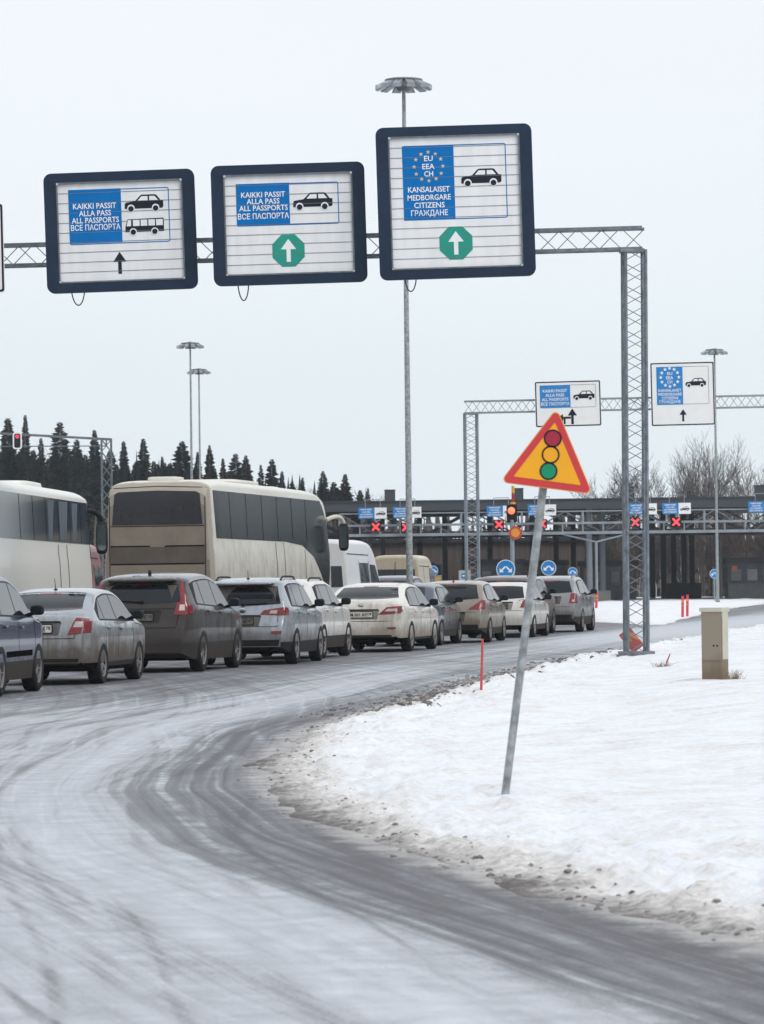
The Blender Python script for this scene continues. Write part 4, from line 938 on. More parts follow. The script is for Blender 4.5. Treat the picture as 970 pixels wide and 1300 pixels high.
def van(key, x, d, yaw, L, W, Z, paint, dirt, label, damt=.5, glassy=True, slope=.5, corner=(1, -1)):
    tp = [(0, Z - .12), (.06, Z - .05), (.3, Z), (L * .5, Z), (L - 2.3, Z - .04), (L - 1.7, Z - .30), (L - 1.05, 1.45), (L - .5, 1.22), (L - .1, 1.0), (L, .7)]
    sp = dict(key=key, name='parked_van', cat='van', L=L, W=W, r=.34, wheels=(1.0, L - .9), yaw=yaw, paint=paint, dirt=dirt, dz1=1.6, damt=damt, drear=.9, top=tp, belt=(1.3, 1.3), tum=.10, crown=.16, corner=.45, zm=1.0, sill=.5, tuck=.04, rear_round=(.3, .05), sillmat=M['under'], pn=14, label=label, loc=(0, 0, 0))
    ws = Z - .70
    sp['panels'] = [('rear_window', M['bus_glass'], 'rear', [(-W*.40, 1.35), (W*.40, 1.35)], [(-W*.38, min(1.95, Z - .55)), (W*.38, min(1.95, Z - .55))], .008),
                    ('cab_window', M['glass'], 'right', [(L - 2.55, 1.32), (L - 1.1, 1.32)], [(L - 2.5, 2.0), (L - 1.75, 1.98)], .008)]
    if glassy: sp['panels'].append(('side_window', M['glass'], 'right', [(L - 4.0, 1.32), (L - 2.75, 1.32)], [(L - 4.0, 2.04), (L - 2.75, 2.04)], .008))
    sp['seams'] = [('rear', [(0, .6), (0, Z - .25)], .02), ('right', [(L - 4.1, .6), (L - 4.1, 2.1)], .02), ('right', [(L - 2.65, .6), (L - 2.65, 2.1)], .02), ('right', [(.2, Z - .42), (L - 2.6, Z - .45)], .02)]
    sp['lamps'] = [(1, W/2 - .22, .9, 1.3, 0), (-1, W/2 - .22, .9, 1.3, 0)]
    a = R(yaw); lx, ly = W/2, -L/2
    c = at(x, 700, d)
    sp['loc'] = (c.x - (lx * math.cos(a) + ly * math.sin(a)), c.y - (-lx * math.sin(a) + ly * math.cos(a)), 0)
    return coach(sp)
van('van_white', 444, 113, 11, 5.9, 2.0, 2.72, (.70, .72, .74), (.42, .39, .34), 'tall white van with dark side windows in front of the cream coach')
van('van_beige', 534, 152, 9, 5.4, 1.98, 2.50, (.52, .47, .37), (.34, .28, .2), 'dirty beige van far ahead beside the tall lamp mast', .8, False)
van('van_red', 117, 112, 1, 5.6, 2.0, 2.7, (.20, .012, .018), (.2, .1, .07), 'red van glimpsed in the gap between the two coaches')

# ------------------------------------------------------------------ lattice gantries
def lattice(mb, p, q, w, d, side, bays, chord=.035, lace=.012, n=4, cross=False, skip=()):
    """square lattice beam: axis p-q, width w along `side`, depth d across"""
    p, q, s = Vector(p), Vector(q), Vector(side).normalized(); ax = (q - p).normalized(); t = ax.cross(s).normalized()
    def P(k, i, j): return p + (q - p) * k + s * (w/2 * i) + t * (d/2 * j)
    cs = [(-1, -1), (1, -1), (1, 1), (-1, 1)]
    for i, j in cs: mb.tube(P(0, i, j), P(1, i, j), chord, n=n)
    for f in range(4):
        if f in skip: continue
        a, b = cs[f], cs[(f + 1) % 4]
        for k in range(bays):
            k0, k1 = k / bays, (k + 1) / bays
            u, v = (a, b) if (k + (f % 2)) % 2 == 0 else (b, a)
            mb.tube(P(k0, *u), P(k1, *v), lace, n=4, cap=False)
            if cross: mb.tube(P(k0, *v), P(k1, *u), lace, n=4, cap=False)

GB = place(808, 831.5)                                # foot of the near gantry tower
gd = GB.y
GT = at(802, 303, gd + .0)
A = at(0, 325, gd + 1.9); 
root = empty('sign_gantry', GB); tag(root, 'grey lattice gantry over the road carrying the three dark framed signs', 'gantry')
tw = MB(); sag = 28 / FPX * gd
lattice(tw, (0, 0, .05), (GT.x - GB.x + .035, 0, GT.z - GB.z - sag * .52), sag * .92, sag * .80, (1, .12, 0), 36, .031, .009)
tw.build('tower', M['steel'], root)
bm_ = MB(); far_end = A + (A - GT) * .9
lattice(bm_, GT - GB + Vector((.20, 0, 0)), far_end - GB, sag * .95, sag, (0, 0, 1), 58, .035, .010)
bm_.build('beam', M['steel'], root)
cp = MB(); cp.box(GT - GB + Vector((0, 0, -sag * .56)), (sag * 1.1, sag * 1.1, .05)); 
cp.build('end_plate', M['steel'], root)
q_ = MB(); q_.box((0, 0, .03), (.6, .6, .07)); q_.build('foot_plate', M['steel'], root)
base = MB(); base.box((0, 0, -.1), (.7, .7, .22)); base.build('concrete_foot', plain('foot_concrete', (.16, .155, .15), .9, var=.4), root)
lg = empty('distant', (0, 0, 0)); bpy.data.objects.remove(lg)

# pictograms in unit space: width 1, drawn from photo proportions
CAR = [(0, .0), (.0, .26), (.03, .34), (.27, .42), (.40, .70), (.44, .76), (.80, .76), (.84, .70), (.93, .44), (1.0, .42), (1.0, .08), (.97, .0)]
def pict_car(mb, x0, z0, w, y, white):
    """saloon pictogram, nose to the left; returns with white cut-outs on `white`"""
    S = lambda p: [(x0 + a * w, z0 + b * w * .47 + .075 * w) for a, b in p]
    mb.prism(S(CAR), y - .006, y)
    for poly in ([(.34, .44), (.44, .67), (.60, .67), (.60, .44)], [(.64, .44), (.64, .67), (.78, .67), (.87, .44)]):
        white.prism(S(poly), y - .009, y)
    for cx in (.16, .80):
        white.prism(circle(.098 * w, 18, x0 + cx * w, z0 + .085 * w), y - .009, y)
        mb.prism(circle(.072 * w, 18, x0 + cx * w, z0 + .072 * w), y - .012, y)
def pict_bus(mb, x0, z0, w, y, white):
    S = lambda p: [(x0 + a * w, z0 + b * w) for a, b in p]
    mb.prism(S([(0, .07), (0, .2), (.06, .40), (.985, .415), (1, .40), (1, .07)]), y - .006, y)
    for a, b, c, d in ((.03, .22, .15, .38), (.20, .22, .37, .38), (.40, .22, .57, .38), (.60, .22, .77, .38), (.80, .22, .975, .38)):
        white.prism(S([(a, b), (a + (.04 if a < .1 else 0), d), (c, d), (c, b)]), y - .009, y)
    for cx in (.2, .76):
        white.prism(circle(.095 * w, 18, x0 + cx * w, z0 + .07 * w), y - .009, y); mb.prism(circle(.07 * w, 18, x0 + cx * w, z0 + .065 * w), y - .012, y)
ARROW = [(-.13, 0), (.13, 0), (.13, .55), (.48, .55), (0, 1.0), (-.48, .55), (-.13, .55)]
def arrow(mb, cx, z0, h, y, k=.62):
    mb.prism([(cx + a * h * k, z0 + b * h) for a, b in ARROW], y - .006, y)
def star5(cx, cz, r): return [(cx + (r if i % 2 == 0 else r * .42) * math.sin(math.pi * i / 5), cz + (r if i % 2 == 0 else r * .42) * math.cos(math.pi * i / 5)) for i in range(10)]

PASS = ['KAIKKI PASSIT', 'ALLA PASS', 'ALL PASSPORTS', 'ВСЕ ПАСПОРТА']; CITI = ['KANSALAISET', 'MEDBORGARE', 'CITIZENS', 'ГРАЖДАНЕ']
def big_sign(corners, dist, label, fields, slats, framed=True, thick=.13, tilt=None, mats=None):
    """corners in the photo: TL, TR, BR, BL of the outer edge; everything else measured in the same pixels"""
    (x0, y0), (x1, y1), (x2, y2), (x3, y3) = corners
    cx, cy = (x0 + x1 + x2 + x3) / 4, (y0 + y1 + y2 + y3) / 4
    a = math.atan2((y0 - y1) + (y3 - y2) + (x2 - x1) + (x3 - x0), (x1 - x0) + (x2 - x3) + (y3 - y0) + (y2 - y1))
    k = dist / FPX
    def Lc(px, py):
        dx, dy = px - cx, py - cy
        return ((dx * math.cos(a) - dy * math.sin(a)) * k, -(dx * math.sin(a) + dy * math.cos(a)) * k)
    W = ((x1 - x0) + (x2 - x3)) / 2 * k / math.cos(a); H = ((y3 - y0) + (y2 - y1)) / 2 * k / math.cos(a)
    c = at(cx, cy, dist)
    root = empty('lane_sign', c, rot=(0, -(a - ROLL), 0)); tag(root, label, 'sign', 'signs hanging over the lanes')
    pan = MB(); blu = MB(); ink = MB(); wht = MB(); wtx = MB(); grn = MB(); sts = MB(); gro = MB(); bor = MB()
    if framed:
        fr = MB(); ft = 16.5 * k; fh = 13 * k; r = 10 * k
        out = rrect(W, H, r, 6); inn = rrect(W - 2 * ft, H - 2 * fh, r * .35, 6)
        fr.ring(out, inn, 0, thick); fr.build('frame', M['navy'], root, smooth=35)
        lip = MB(); o2 = rrect(W - 2 * ft + .02, H - 2 * fh + .02, r * .35, 6); i2 = rrect(W - 2 * ft - .03, H - 2 * fh - .03, r * .3, 6)
        lip.ring(o2, i2, -.008, .02); lip.build('frame_lip', M['steel_dk'], root, smooth=35)
        for sx_, sz_ in ((1, 1), (-1, 1), (1, -1), (-1, -1)):
            bo = MB(); bo.prism(circle(.022, 10, sx_ * (W/2 - ft - .012), sz_ * (H/2 - fh - .012)), -.018, .0); bo.build('bolt', M['chrome'], root)
        pw, ph = W - 2 * ft - .01, H - 2 * fh - .01
        y = .035; pan.prism(rrect(pw, ph, r * .3, 5), y, thick - .01)
        for i in range(1, slats):
            z = -ph/2 + ph * i / slats; gro.box((0, y - .004, z), (pw - .02, .006, .008))
        gro.build('slat_joints', M['groove'], root)
    else:
        pan.prism(rrect(W, H, .05, 5), 0, .05); y = 0
        bor.ring(rrect(W - .02, H - .02, .045, 5), rrect(W - .09, H - .09, .03, 5), -.004, .002); bor.build('border', M['ink'], root)
    pan.build('panel', M['sign_white'] if framed else M['sign_white2'], root)
    wmat = M['sign_white'] if framed else M['sign_white2']
    for f in fields:
        t = f[0]
        if t == 'blue':
            _, p, q, = f; A_, B_ = Lc(*p), Lc(*q); blu.prism([(A_[0], A_[1]), (B_[0], A_[1]), (B_[0], B_[1]), (A_[0], B_[1])], y - .005, y)
        elif t == 'outline':
            _, p, q = f; A_, B_ = Lc(*p), Lc(*q); w, h = B_[0] - A_[0], A_[1] - B_[1]; mx_, mz_ = (A_[0] + B_[0]) / 2, (A_[1] + B_[1]) / 2
            lw = .016 if framed else .012
            bor2 = MB(); bor2.ring(rrect(w, h, .035, 4, mx_, mz_), rrect(w - 2*lw, h - 2*lw, .02, 4, mx_, mz_), y - .0035, y); bor2.build('outline', M['blue'] if framed else M['steel_dk'], root)
        elif t == 'text':
            _, s_, px, py, hh, ww = f; p = Lc(px, py); add_text(wtx, s_, p[0], p[1], hh * k, y - .0085, width=ww * k, bold=.012)
        elif t == 'stars':
            _, px, py, rad = f; p = Lc(px, py)
            for i in range(12):
                b = 2 * math.pi * i / 12; sts.prism(star5(p[0] + rad * k * math.sin(b), p[1] + rad * k * math.cos(b), 2.9 * k * (1 if framed else .9)), y - .009, y - .002)
        elif t in ('car', 'bus'):
            _, px, py, ww = f; p = Lc(px, py); i1, w1 = MB(), MB(); (pict_car if t == 'car' else pict_bus)(i1, p[0], p[1], ww * k, y, w1)
            i1.add(w1.v, w1.f, 1); i1.build('pictogram', [M['ink'], wmat], root)
        elif t == 'arrow': _, px, py, hh = f; p = Lc(px, py); arrow(ink, p[0], p[1], hh * k, y)
        elif t == 'turn':                                # straight on, with a turn to the left
            _, px, py, hh = f; p = Lc(px, py); arrow(ink, p[0], p[1], hh * k, y); h_ = hh * k
            ink.box((p[0] - h_*.35, y - .003, p[1] + h_*.42), (h_*.5, .0062, h_*.13)); ink.prism([(p[0] - h_*.98, p[1] + h_*.42), (p[0] - h_*.60, p[1] + h_*.66), (p[0] - h_*.60, p[1] + h_*.18)], y - .0065, y); ink.box((p[0] - h_*.5, y - .0035, p[1] + h_*.2), (h_*.12, .0062, h_*.36))
        elif t == 'go':
            _, px, py, rr_ = f; p = Lc(px, py); grn.prism(circle(rr_ * k / math.cos(math.pi/8), 8, p[0], p[1], math.pi/8), y - .005, y); arrow(wht, p[0], p[1] - rr_ * .70 * k, rr_ * 1.42 * k, y - .004, .70)
        elif t == 'loop':
            _, px, ww, dd = f; cb = MB(); p = Lc(px, (y2 + y3) / 2 - 6)
            cb.path([Vector((p[0] + ww * k * math.sin(b) , thick * .6, p[1] - (dd + 6) * k * math.cos(b))) for b in np.linspace(-math.pi/2, math.pi/2, 15)], .011, 6); cb.build('cable', M['ink'], root, smooth=60)
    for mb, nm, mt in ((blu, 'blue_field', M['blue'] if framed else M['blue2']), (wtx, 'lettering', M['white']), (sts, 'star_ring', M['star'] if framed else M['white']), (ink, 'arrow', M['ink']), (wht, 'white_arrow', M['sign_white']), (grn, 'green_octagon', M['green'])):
        if mb.v: mb.build(nm, mt, root)
    br = MB()
    for s in (-1, 1): br.box((s * W * .25, thick * .9 + .10, 0), (.05, .22, H * .8))
    br.build('mounting_bracket', M['steel_dk'], root)
    return root

sd_ = gd - .55
big_sign([(55, 221), (246.5, 213), (251.5, 365.5), (59.5, 373.5)], sd_ + 1.25, 'dark framed lane sign picturing a car above a bus', [
    ('blue', (86, 241), (155.5, 307)), ('outline', (86, 241.5), (216.5, 306.5)),
    ('text', PASS[0], 120, 264.5, 7.2, 55), ('text', PASS[1], 120.5, 273.7, 7.2, 41), ('text', PASS[2], 121, 282.6, 7.2, 60), ('text', PASS[3], 121.5, 291.8, 7.2, 63),
    ('car', 158.5, 268.7, 49), ('bus', 159.5, 298, 49), ('arrow', 152.7, 347.5, 28), ('loop', 98.5, 8.5, 18)], 10)
big_sign([(267, 211), (463, 204), (466.5, 357), (271.5, 364)], sd_ + .75, 'wide dark framed lane sign with one car and a green octagon arrow', [
    ('blue', (299, 233.5), (368.5, 284)), ('outline', (299, 234), (431, 283.5)),
    ('text', PASS[0], 334, 250, 7.0, 56), ('text', PASS[1], 334, 258.5, 7.0, 42), ('text', PASS[2], 334.5, 267, 7.0, 62), ('text', PASS[3], 334.5, 277.5, 7.2, 65),
    ('car', 372.5, 266.5, 50), ('go', 366.3, 318, 20.5), ('loop', 308.5, 7.0, 21)], 10)
big_sign([(477, 163), (675.5, 155), (680, 349), (481.5, 357)], sd_ + .25, 'tallest dark framed lane sign with a ring of stars on its blue field', [
    ('blue', (510, 185.5), (578.5, 278)), ('outline', (510, 185), (645, 276)), ('stars', 544, 211, 18.3),
    ('text', 'EU', 544, 204.0, 7.0, 11), ('text', 'EEA', 544, 214.2, 7.0, 15.5), ('text', 'CH', 544.3, 223.6, 7.0, 11.5),
    ('text', CITI[0], 544.6, 243.5, 7.2, 53), ('text', CITI[1], 545, 253.7, 7.2, 55), ('text', CITI[2], 545.3, 263.5, 7.2, 39), ('text', CITI[3], 545.5, 273.5, 7.2, 47),
    ('car', 586, 236.5, 51), ('go', 579, 308.5, 21), ('loop', 521, 7.5, 17)], 13)
# the plain board whose edge enters at the far left
big_sign([(-150, 263), (4.5, 257), (5.5, 370), (-149, 376)], sd_ + 1.5, 'white lane board with a thin black border cut by the picture edge', [('blue', (-128, 280), (-70, 325)), ('outline', (-128, 280), (-24, 325)), ('car', -64, 312, 36), ('arrow', -75, 362, 28)], 8, framed=False)

# the farther gantry and its two plain boards
fd = 124.0
GB2 = at(600, 730, fd); GB2.z = 0
root = empty('sign_gantry', GB2); tag(root, 'distant grey lattice gantry carrying two plain white boards', 'gantry')
k = fd / FPX; T2 = at(597.5, 517, fd) - GB2; E2 = at(1010, 508.5, fd) - GB2
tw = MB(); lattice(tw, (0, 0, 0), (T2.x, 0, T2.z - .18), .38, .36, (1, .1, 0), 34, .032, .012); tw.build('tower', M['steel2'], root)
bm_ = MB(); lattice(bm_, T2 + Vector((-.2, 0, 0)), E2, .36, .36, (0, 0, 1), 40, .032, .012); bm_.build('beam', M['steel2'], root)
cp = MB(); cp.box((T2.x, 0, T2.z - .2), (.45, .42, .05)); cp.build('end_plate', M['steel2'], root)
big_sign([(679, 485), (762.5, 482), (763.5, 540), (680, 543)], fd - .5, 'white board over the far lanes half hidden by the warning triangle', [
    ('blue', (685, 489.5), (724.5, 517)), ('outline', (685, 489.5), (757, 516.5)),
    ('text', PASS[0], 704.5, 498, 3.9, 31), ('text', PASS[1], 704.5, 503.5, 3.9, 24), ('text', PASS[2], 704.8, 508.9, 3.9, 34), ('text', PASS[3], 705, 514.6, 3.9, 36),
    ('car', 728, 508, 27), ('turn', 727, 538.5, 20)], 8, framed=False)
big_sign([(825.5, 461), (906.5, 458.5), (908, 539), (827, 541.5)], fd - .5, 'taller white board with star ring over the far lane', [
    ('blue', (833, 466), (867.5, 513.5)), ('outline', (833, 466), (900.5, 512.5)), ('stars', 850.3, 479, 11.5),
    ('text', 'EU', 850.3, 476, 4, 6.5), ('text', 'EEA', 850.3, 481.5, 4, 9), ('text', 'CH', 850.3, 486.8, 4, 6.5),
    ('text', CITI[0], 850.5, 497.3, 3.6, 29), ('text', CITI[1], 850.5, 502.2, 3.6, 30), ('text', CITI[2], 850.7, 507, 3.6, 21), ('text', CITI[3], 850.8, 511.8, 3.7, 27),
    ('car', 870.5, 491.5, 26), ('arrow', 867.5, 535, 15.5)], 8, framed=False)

# ------------------------------------------------------------------ lamp masts
def mast(px, py_top, dist, dia_px, r_px, label, lamps=12):
    t = at(px, py_top, dist); b = at(px, 738, dist); kx = dist / FPX; H = t.z
    lean = Vector((0, 0, 0))
    root = empty('lamp_mast', (t.x, t.y, 0)); tag(root, label, 'lamp mast', 'tall lamp masts')
    pl = MB(); r0 = dia_px * kx / 2
    pl.tube((0, 0, 0), (0, 0, H * .45), r0, r0 * .78, 14); pl.tube((0, 0, H * .45), (0, 0, H), r0 * .78, r0 * .52, 14); pl.tube((0, 0, 0), (0, 0, .25), r0 * 1.5, r0 * 1.4, 14)
    pl.build('pole', M['pole'], root, smooth=50)
    R_ = r_px * kx; hb = MB(); hb.lathe([(0, .25), (R_ * .25, .22), (R_ * .3, 0), (R_ * .2, -.1), (0, -.1)], Matrix.Translation((0, 0, H)), 14)
    for i in range(28):
        a, b_ = 2 * math.pi * i / 28, 2 * math.pi * (i + 1) / 28
        hb.tube((R_*.62*math.cos(a), R_*.62*math.sin(a), H + .16), (R_*.62*math.cos(b_), R_*.62*math.sin(b_), H + .16), .03, n=5)
    for i in range(4):
        a = math.pi * i / 2; hb.tube((0, 0, H + .1), (R_*.62*math.cos(a), R_*.62*math.sin(a), H + .16), .03, n=5)
    hb.build('lamp_carriage', M['steel_dk'], root, smooth=40)
    for i in range(lamps):
        a = 2 * math.pi * (i + .5) / lamps; lm = MB()
        rot = Matrix.Rotation(a, 3, 'Z') @ Matrix.Rotation(R(24), 3, 'Y')
        wv = 2 * math.pi * R_ * .72 / lamps * .84
        lm.box((R_ * .74 * math.cos(a), R_ * .74 * math.sin(a), H + .05), (R_ * .56, wv, .10), rot, taper=.8)
        lm.box(Vector((R_ * .74 * math.cos(a), R_ * .74 * math.sin(a), H + .05)) + rot @ Vector((0, 0, -.055)), (R_ * .48, wv * .82, .02), rot, m=1)
        lm.build('floodlight', [M['lamp_shell'], M['lamp_face']], root)
    return root
M['lamp_shell'] = plain('lamp_shell', (.30, .33, .36), .35, metal=.5, var=.3, scale=4); M['lamp_face'] = plain('lamp_glass', (.42, .46, .50), .15, var=.3, scale=5)
mast(512.5, 110, 100, 9.0, 37, 'thick tall lamp mast rising behind the tallest lane sign')
mast(241.5, 440, 200, 4.2, 18, 'slim lamp mast over the spruces, taller of the close pair')
mast(252.5, 473, 226, 3.6, 15.5, 'slim lamp mast over the spruces, shorter of the close pair')
mast(907, 448, 215, 4.2, 17.5, 'slim lamp mast behind the white board with a star ring')

# ------------------------------------------------------------------ the leaning warning sign
B = place(641.5, 1008); dd = B.y
tri = [at(704, 518, dd - .05), at(637, 612.5, dd - .05), at(752, 627.5, dd - .05)]
cen = (tri[0] + tri[1] + tri[2]) / 3; side = ((tri[1] - tri[2]).length + (tri[0] - tri[1]).length + (tri[0] - tri[2]).length) / 3
Tp = at(697, 560, dd)
lean = math.atan2(Tp.x - B.x, Tp.z - B.z); lt_ = R(8.1)
root = empty('warning_sign', B, rot=(0, lean, 0)); tag(root, 'red and yellow triangular traffic light warning sign on a leaning post in the snow', 'road sign')
Ln = (Tp - B).length
po = MB(); po.tube((0, .0, -.35), (0, 0, Ln), .0265, n=18); po.build('post', M['pole'], root, smooth=50)
Mi = Matrix.Rotation(lean, 4, 'Y').inverted() @ Matrix.Translation(-B)
cl_ = Mi @ cen; Mp = Matrix.Translation(cl_) @ Matrix.Rotation(lt_ - lean, 4, 'Y')
def tri_poly(s, r, n=6):
    R0 = s / math.sqrt(3); pts = []
    for kk in range(3):
        a = math.pi/2 + 2*math.pi*kk/3; d = R0 - 2 * r
        for i in range(n + 1):
            b = a - math.pi/3 + 2*math.pi/3 * i / n; pts.append((d * math.cos(a) + r * math.cos(b), d * math.sin(a) + r * math.sin(b)))
    return pts
def add_tri(mb, s, r, y0, y1, m=0): mb.prism(tri_poly(s, r), y0, y1, Mp, m)
pb = MB(); add_tri(pb, side + .012, .03, -.040, -.032); pb.build('plate', plain('plate_edge', (.80, .36, .05), .5, var=.05), root)
rb = MB(); add_tri(rb, side - .008, .026, -.0425, -.0395); rb.build('red_border', M['tri_red'], root)
yb_ = MB(); add_tri(yb_, side * .735, .004, -.045, -.042); yb_.build('yellow_field', M['tri_yel'], root)
def disc(cx, cz, ro, ri, fill, nm):
    q = MB(); vs = circle(ro, 32, cx, cz); ii = circle(ri, 32, cx, cz)
    rg = MB(); rg.ring(vs, ii, -.0475, -.0445); rg.v = [tuple(Mp @ Vector(v)) for v in rg.v]; o = rg.build(nm, M['ink'], root)
    if fill:
        q.prism(ii, -.0465, -.0445, Mp); q.build('lens_disc', fill, o)
u_ = side
for dz, fill, nm in ((.250, M['lampred'], 'signal_ring'), (.073, None, 'signal_ring'), (-.106, M['lampgrn'], 'signal_ring')):
    disc(0, dz * u_, .098 * u_, .080 * u_, fill, nm)
cb = MB(); cb.box(Mp @ Vector((0, -.010, .02)), (.30, .03, .04)); cb.box(Mp @ Vector((0, -.010, -.12)), (.30, .03, .04)); cb.build('clamp', M['steel'], root)

# ------------------------------------------------------------------ the grey cable cabinet, snow stick, fallen board
C0 = place(908, 861); kx = C0.y / FPX; cw, ch = 29 * kx, 92 * kx
root = empty('cable_cabinet', C0, R(-33)); tag(root, 'beige metal cable cabinet standing in the snow bank', 'cabinet')
cabm = dirty('cabinet_paint', (.27, .225, .17), dirt=(.15, .11, .07), z0=-.1, z1=.42, amount=.8, rough=.5, coat=0); cabs = plain('cabinet_side', (.50, .48, .40), .5, var=.12)
bd = MB(); bd.prism(rrect(cw, ch * .96, .008, 3, 0, ch * .48 - .08), -cw * .28, cw * .30); bd.build('body', cabm, root)
dr = MB(); dr.box((0, -cw * .295, ch * .60), (cw * .95, .018, ch * .70)); dro = dr.build('door', cabm, root)
sd2 = MB(); sd2.box((cw * .505, .004, ch * .60), (.014, cw * .50, ch * .68)); sd2.build('side_panel', cabs, root)
cpb = MB(); cpb.box((0, .0, ch * .945), (cw * 1.10, cw * .74, .05)); cpb.build('lid', cabs, root)
hd = MB(); hd.tube((cw * .3, -cw * .31, ch * .45), (cw * .3, -cw * .34, ch * .45), .012, n=10); hd.tube((cw * .12, -cw * .31, ch * .45), (cw * .12, -cw * .34, ch * .45), .012, n=10); hd.build('lock', M['black'], dro)
ld = MB(); ld.box((cw * .38, -cw * .31, ch * .80), (cw * .10, .008, .02)); ld.build('label_plate', cabs, dro)

S0 = place(611, 876); root = empty('snow_stick', S0, rot=(0, R(2.2), 0)); tag(root, 'thin red snow stick at the edge of the bank', 'marker stick')
st = MB(); hs = 65 * S0.y / FPX; st.tube((0, 0, -.3), (0, 0, hs), .018, .014, 8); st.build('stick', plain('stick_red', (.55, .06, .05), .5, var=.2), root, smooth=60)
st = MB(); st.tube((0, 0, hs * .72), (0, 0, hs * .95), .0135, .0125, 8); st.build('reflector_band', M['tri_red'], root)
F0 = place(806, 828); root = empty('barrier_board', F0 + Vector((-.08, -.42, .22)), rot=(R(-28), R(52), R(-12))); tag(root, 'red and orange barrier board fallen against the gantry foot', 'barrier board')
fb = MB(); fb.prism(rrect(.40, .25, .015, 3), 0, .02); fb.build('board', plain('board_red', (.30, .03, .03), .5, var=.3), root)
fb = MB(); fb.prism([(-.20, .02), (-.05, .02), (.10, .12), (-.05, .12)], -.003, .001); fb.prism([(-.18, -.10), (-.1, -.10), (.05, 0), (-.03, 0)], -.003, .001); fb.build('orange_stripe', plain('stripe_orange', (.45, .14, .02), .4), root)
fb = MB(); fb.tube((.2, .01, -.1), (.34, .05, -.14), .02, n=8); fb.build('foot', M['black'], root)
N0 = place(846, 842); root = empty('snow_stick', N0, rot=(0, R(22), 0)); tag(root, 'short broken red stick poking from the bank below the gantry foot', 'marker stick')
st = MB(); st.tube((0, 0, -.1), (0, 0, .15), .014, .010, 7); st.build('stick', plain('stick_red_worn', (.5, .07, .06), .6, var=.3), root)
for px, py, s_ in ((842, 846, .25), (932, 862, .4)):
    g0 = place(px, py); root = empty('grass_tuft', g0); tag(root, {842: 'sparse dry grass tuft below the gantry foot', 932: 'brown dry grass at the foot of the beige cabinet', 858: 'low dry grass tuft between the gantry and the cabinet'}[px], 'grass tuft')
    gb = MB(); rg = random.Random(px)
    for _ in range(int(60 * s_) + 24):
        x, y = rg.gauss(0, .10 * s_ + .03), rg.gauss(0, .06); hh = rg.uniform(.04, .16) * (s_ + .4); gb.tube((x, y, -.02), (x + rg.gauss(0, .06), y + rg.gauss(0, .06), hh), .005, .001, 3, cap=False)
    gb.build('blades', plain('dry_grass', (.20, .145, .09), .9, var=.4), root)
# ------------------------------------------------------------------ the border station canopy
CD = 240.0; ck = CD / FPX
def cp_(px, py, d=CD): return at(px, py, d)
M['fascia'] = plain('fascia_grey', (.045, .052, .062), .6, var=.15, scale=.4); M['dark'] = plain('dark_steel', (.020, .024, .030), .6, var=.25, scale=.6)
M['col'] = plain('pale_column', (.21, .235, .26), .5, var=.12, scale=.8); M['conc'] = plain('kerb_concrete', (.30, .29, .27), .85, var=.25, scale=.8)
zl = at(485, 637.5, CD).z; zf = at(485, 648.5, CD).z               # roof top, fascia bottom
X0, X1 = at(330, 640, CD).x, at(1130, 640, CD).x
root = empty('station_canopy', (0, CD, 0)); tag(root, 'long flat grey canopy over the checking lanes with pale columns', 'canopy')
mb = MB(); mb.box(((X0 + X1)/2, 13, (zl + zf)/2), (X1 - X0, 26, zl - zf)); mb.build('roof', M['dark'], root)
mb = MB(); mb.box(((X0 + X1)/2, -.12, (zl + zf)/2), (X1 - X0 + .2, .22, zl - zf + .06)); mb.box(((X0 + X1)/2, -.16, zl + .05), (X1 - X0 + .3, .32, .06)); mb.build('fascia', M['fascia'], root)
# roof trusses under the slab, seen end-on through the gap
zt_b = zf - 1.35
for y in (1.0, 13, 25):
    mb = MB(); n = 15
    for i in range(n):
        xa, xb = X0 + (X1 - X0) * i / n, X0 + (X1 - X0) * (i + 1) / n
        mb.tube((xa, y, zf - .05 if i % 2 else zt_b), (xb, y, zt_b if i % 2 else zf - .05), .06, n=4)
    mb.tube((X0, y, zt_b), (X1, y, zt_b), .12, n=4); mb.build('roof_truss', M['dark'], root)
mb = MB()
for i in range(16):
    x = X0 + (X1 - X0) * (i + .5) / 16; mb.tube((x, 0, zt_b - .1), (x, 26, zt_b - .1), .10, n=4)
mb.build('cross_beams', M['dark'], root)
for px in (748, 765, 470, 486):
    for y in ((1.2, 24) if px in (748, 470) else (4.5,)):
        c = at(px, 700, CD + y); q = MB(); q.tube((c.x, y, .75), (c.x, y, zf), .19 if px > 700 else .15, n=14); o = q.build('column', M['col'] if px > 700 else M['dark'], root, smooth=50)
        q = MB(); q.box((c.x, y, .38), (.9, .9, .76)); q.build('column_base', M['conc'], o)
for px in (842, 855, 868, 878, 828, 590, 533, 676, 453, 565, 622, 706, 728):
    c = at(px, 700, CD + 22); q = MB(); q.box((c.x, 22, zf/2), (.34, .34, zf)); q.build('column', M['dark'], root)
c = at(912, 700, CD + 20); q = MB(); q.tube((c.x, 20, 0), (c.x, 20, zf), .20, n=14); q.build('column', M['col'], root, smooth=50)
for px, w in ((495, .66), (657.5, .66), (797, .75), (966, .75)):
    c = at(px, 630, CD + 6); q = MB(); q.box((c.x, 6, zl + .42), (w, w, .85)); q.box((c.x, 6, zl + .86), (w * 1.08, w * 1.08, .05)); q.build('roof_vent', M['fascia'], root)

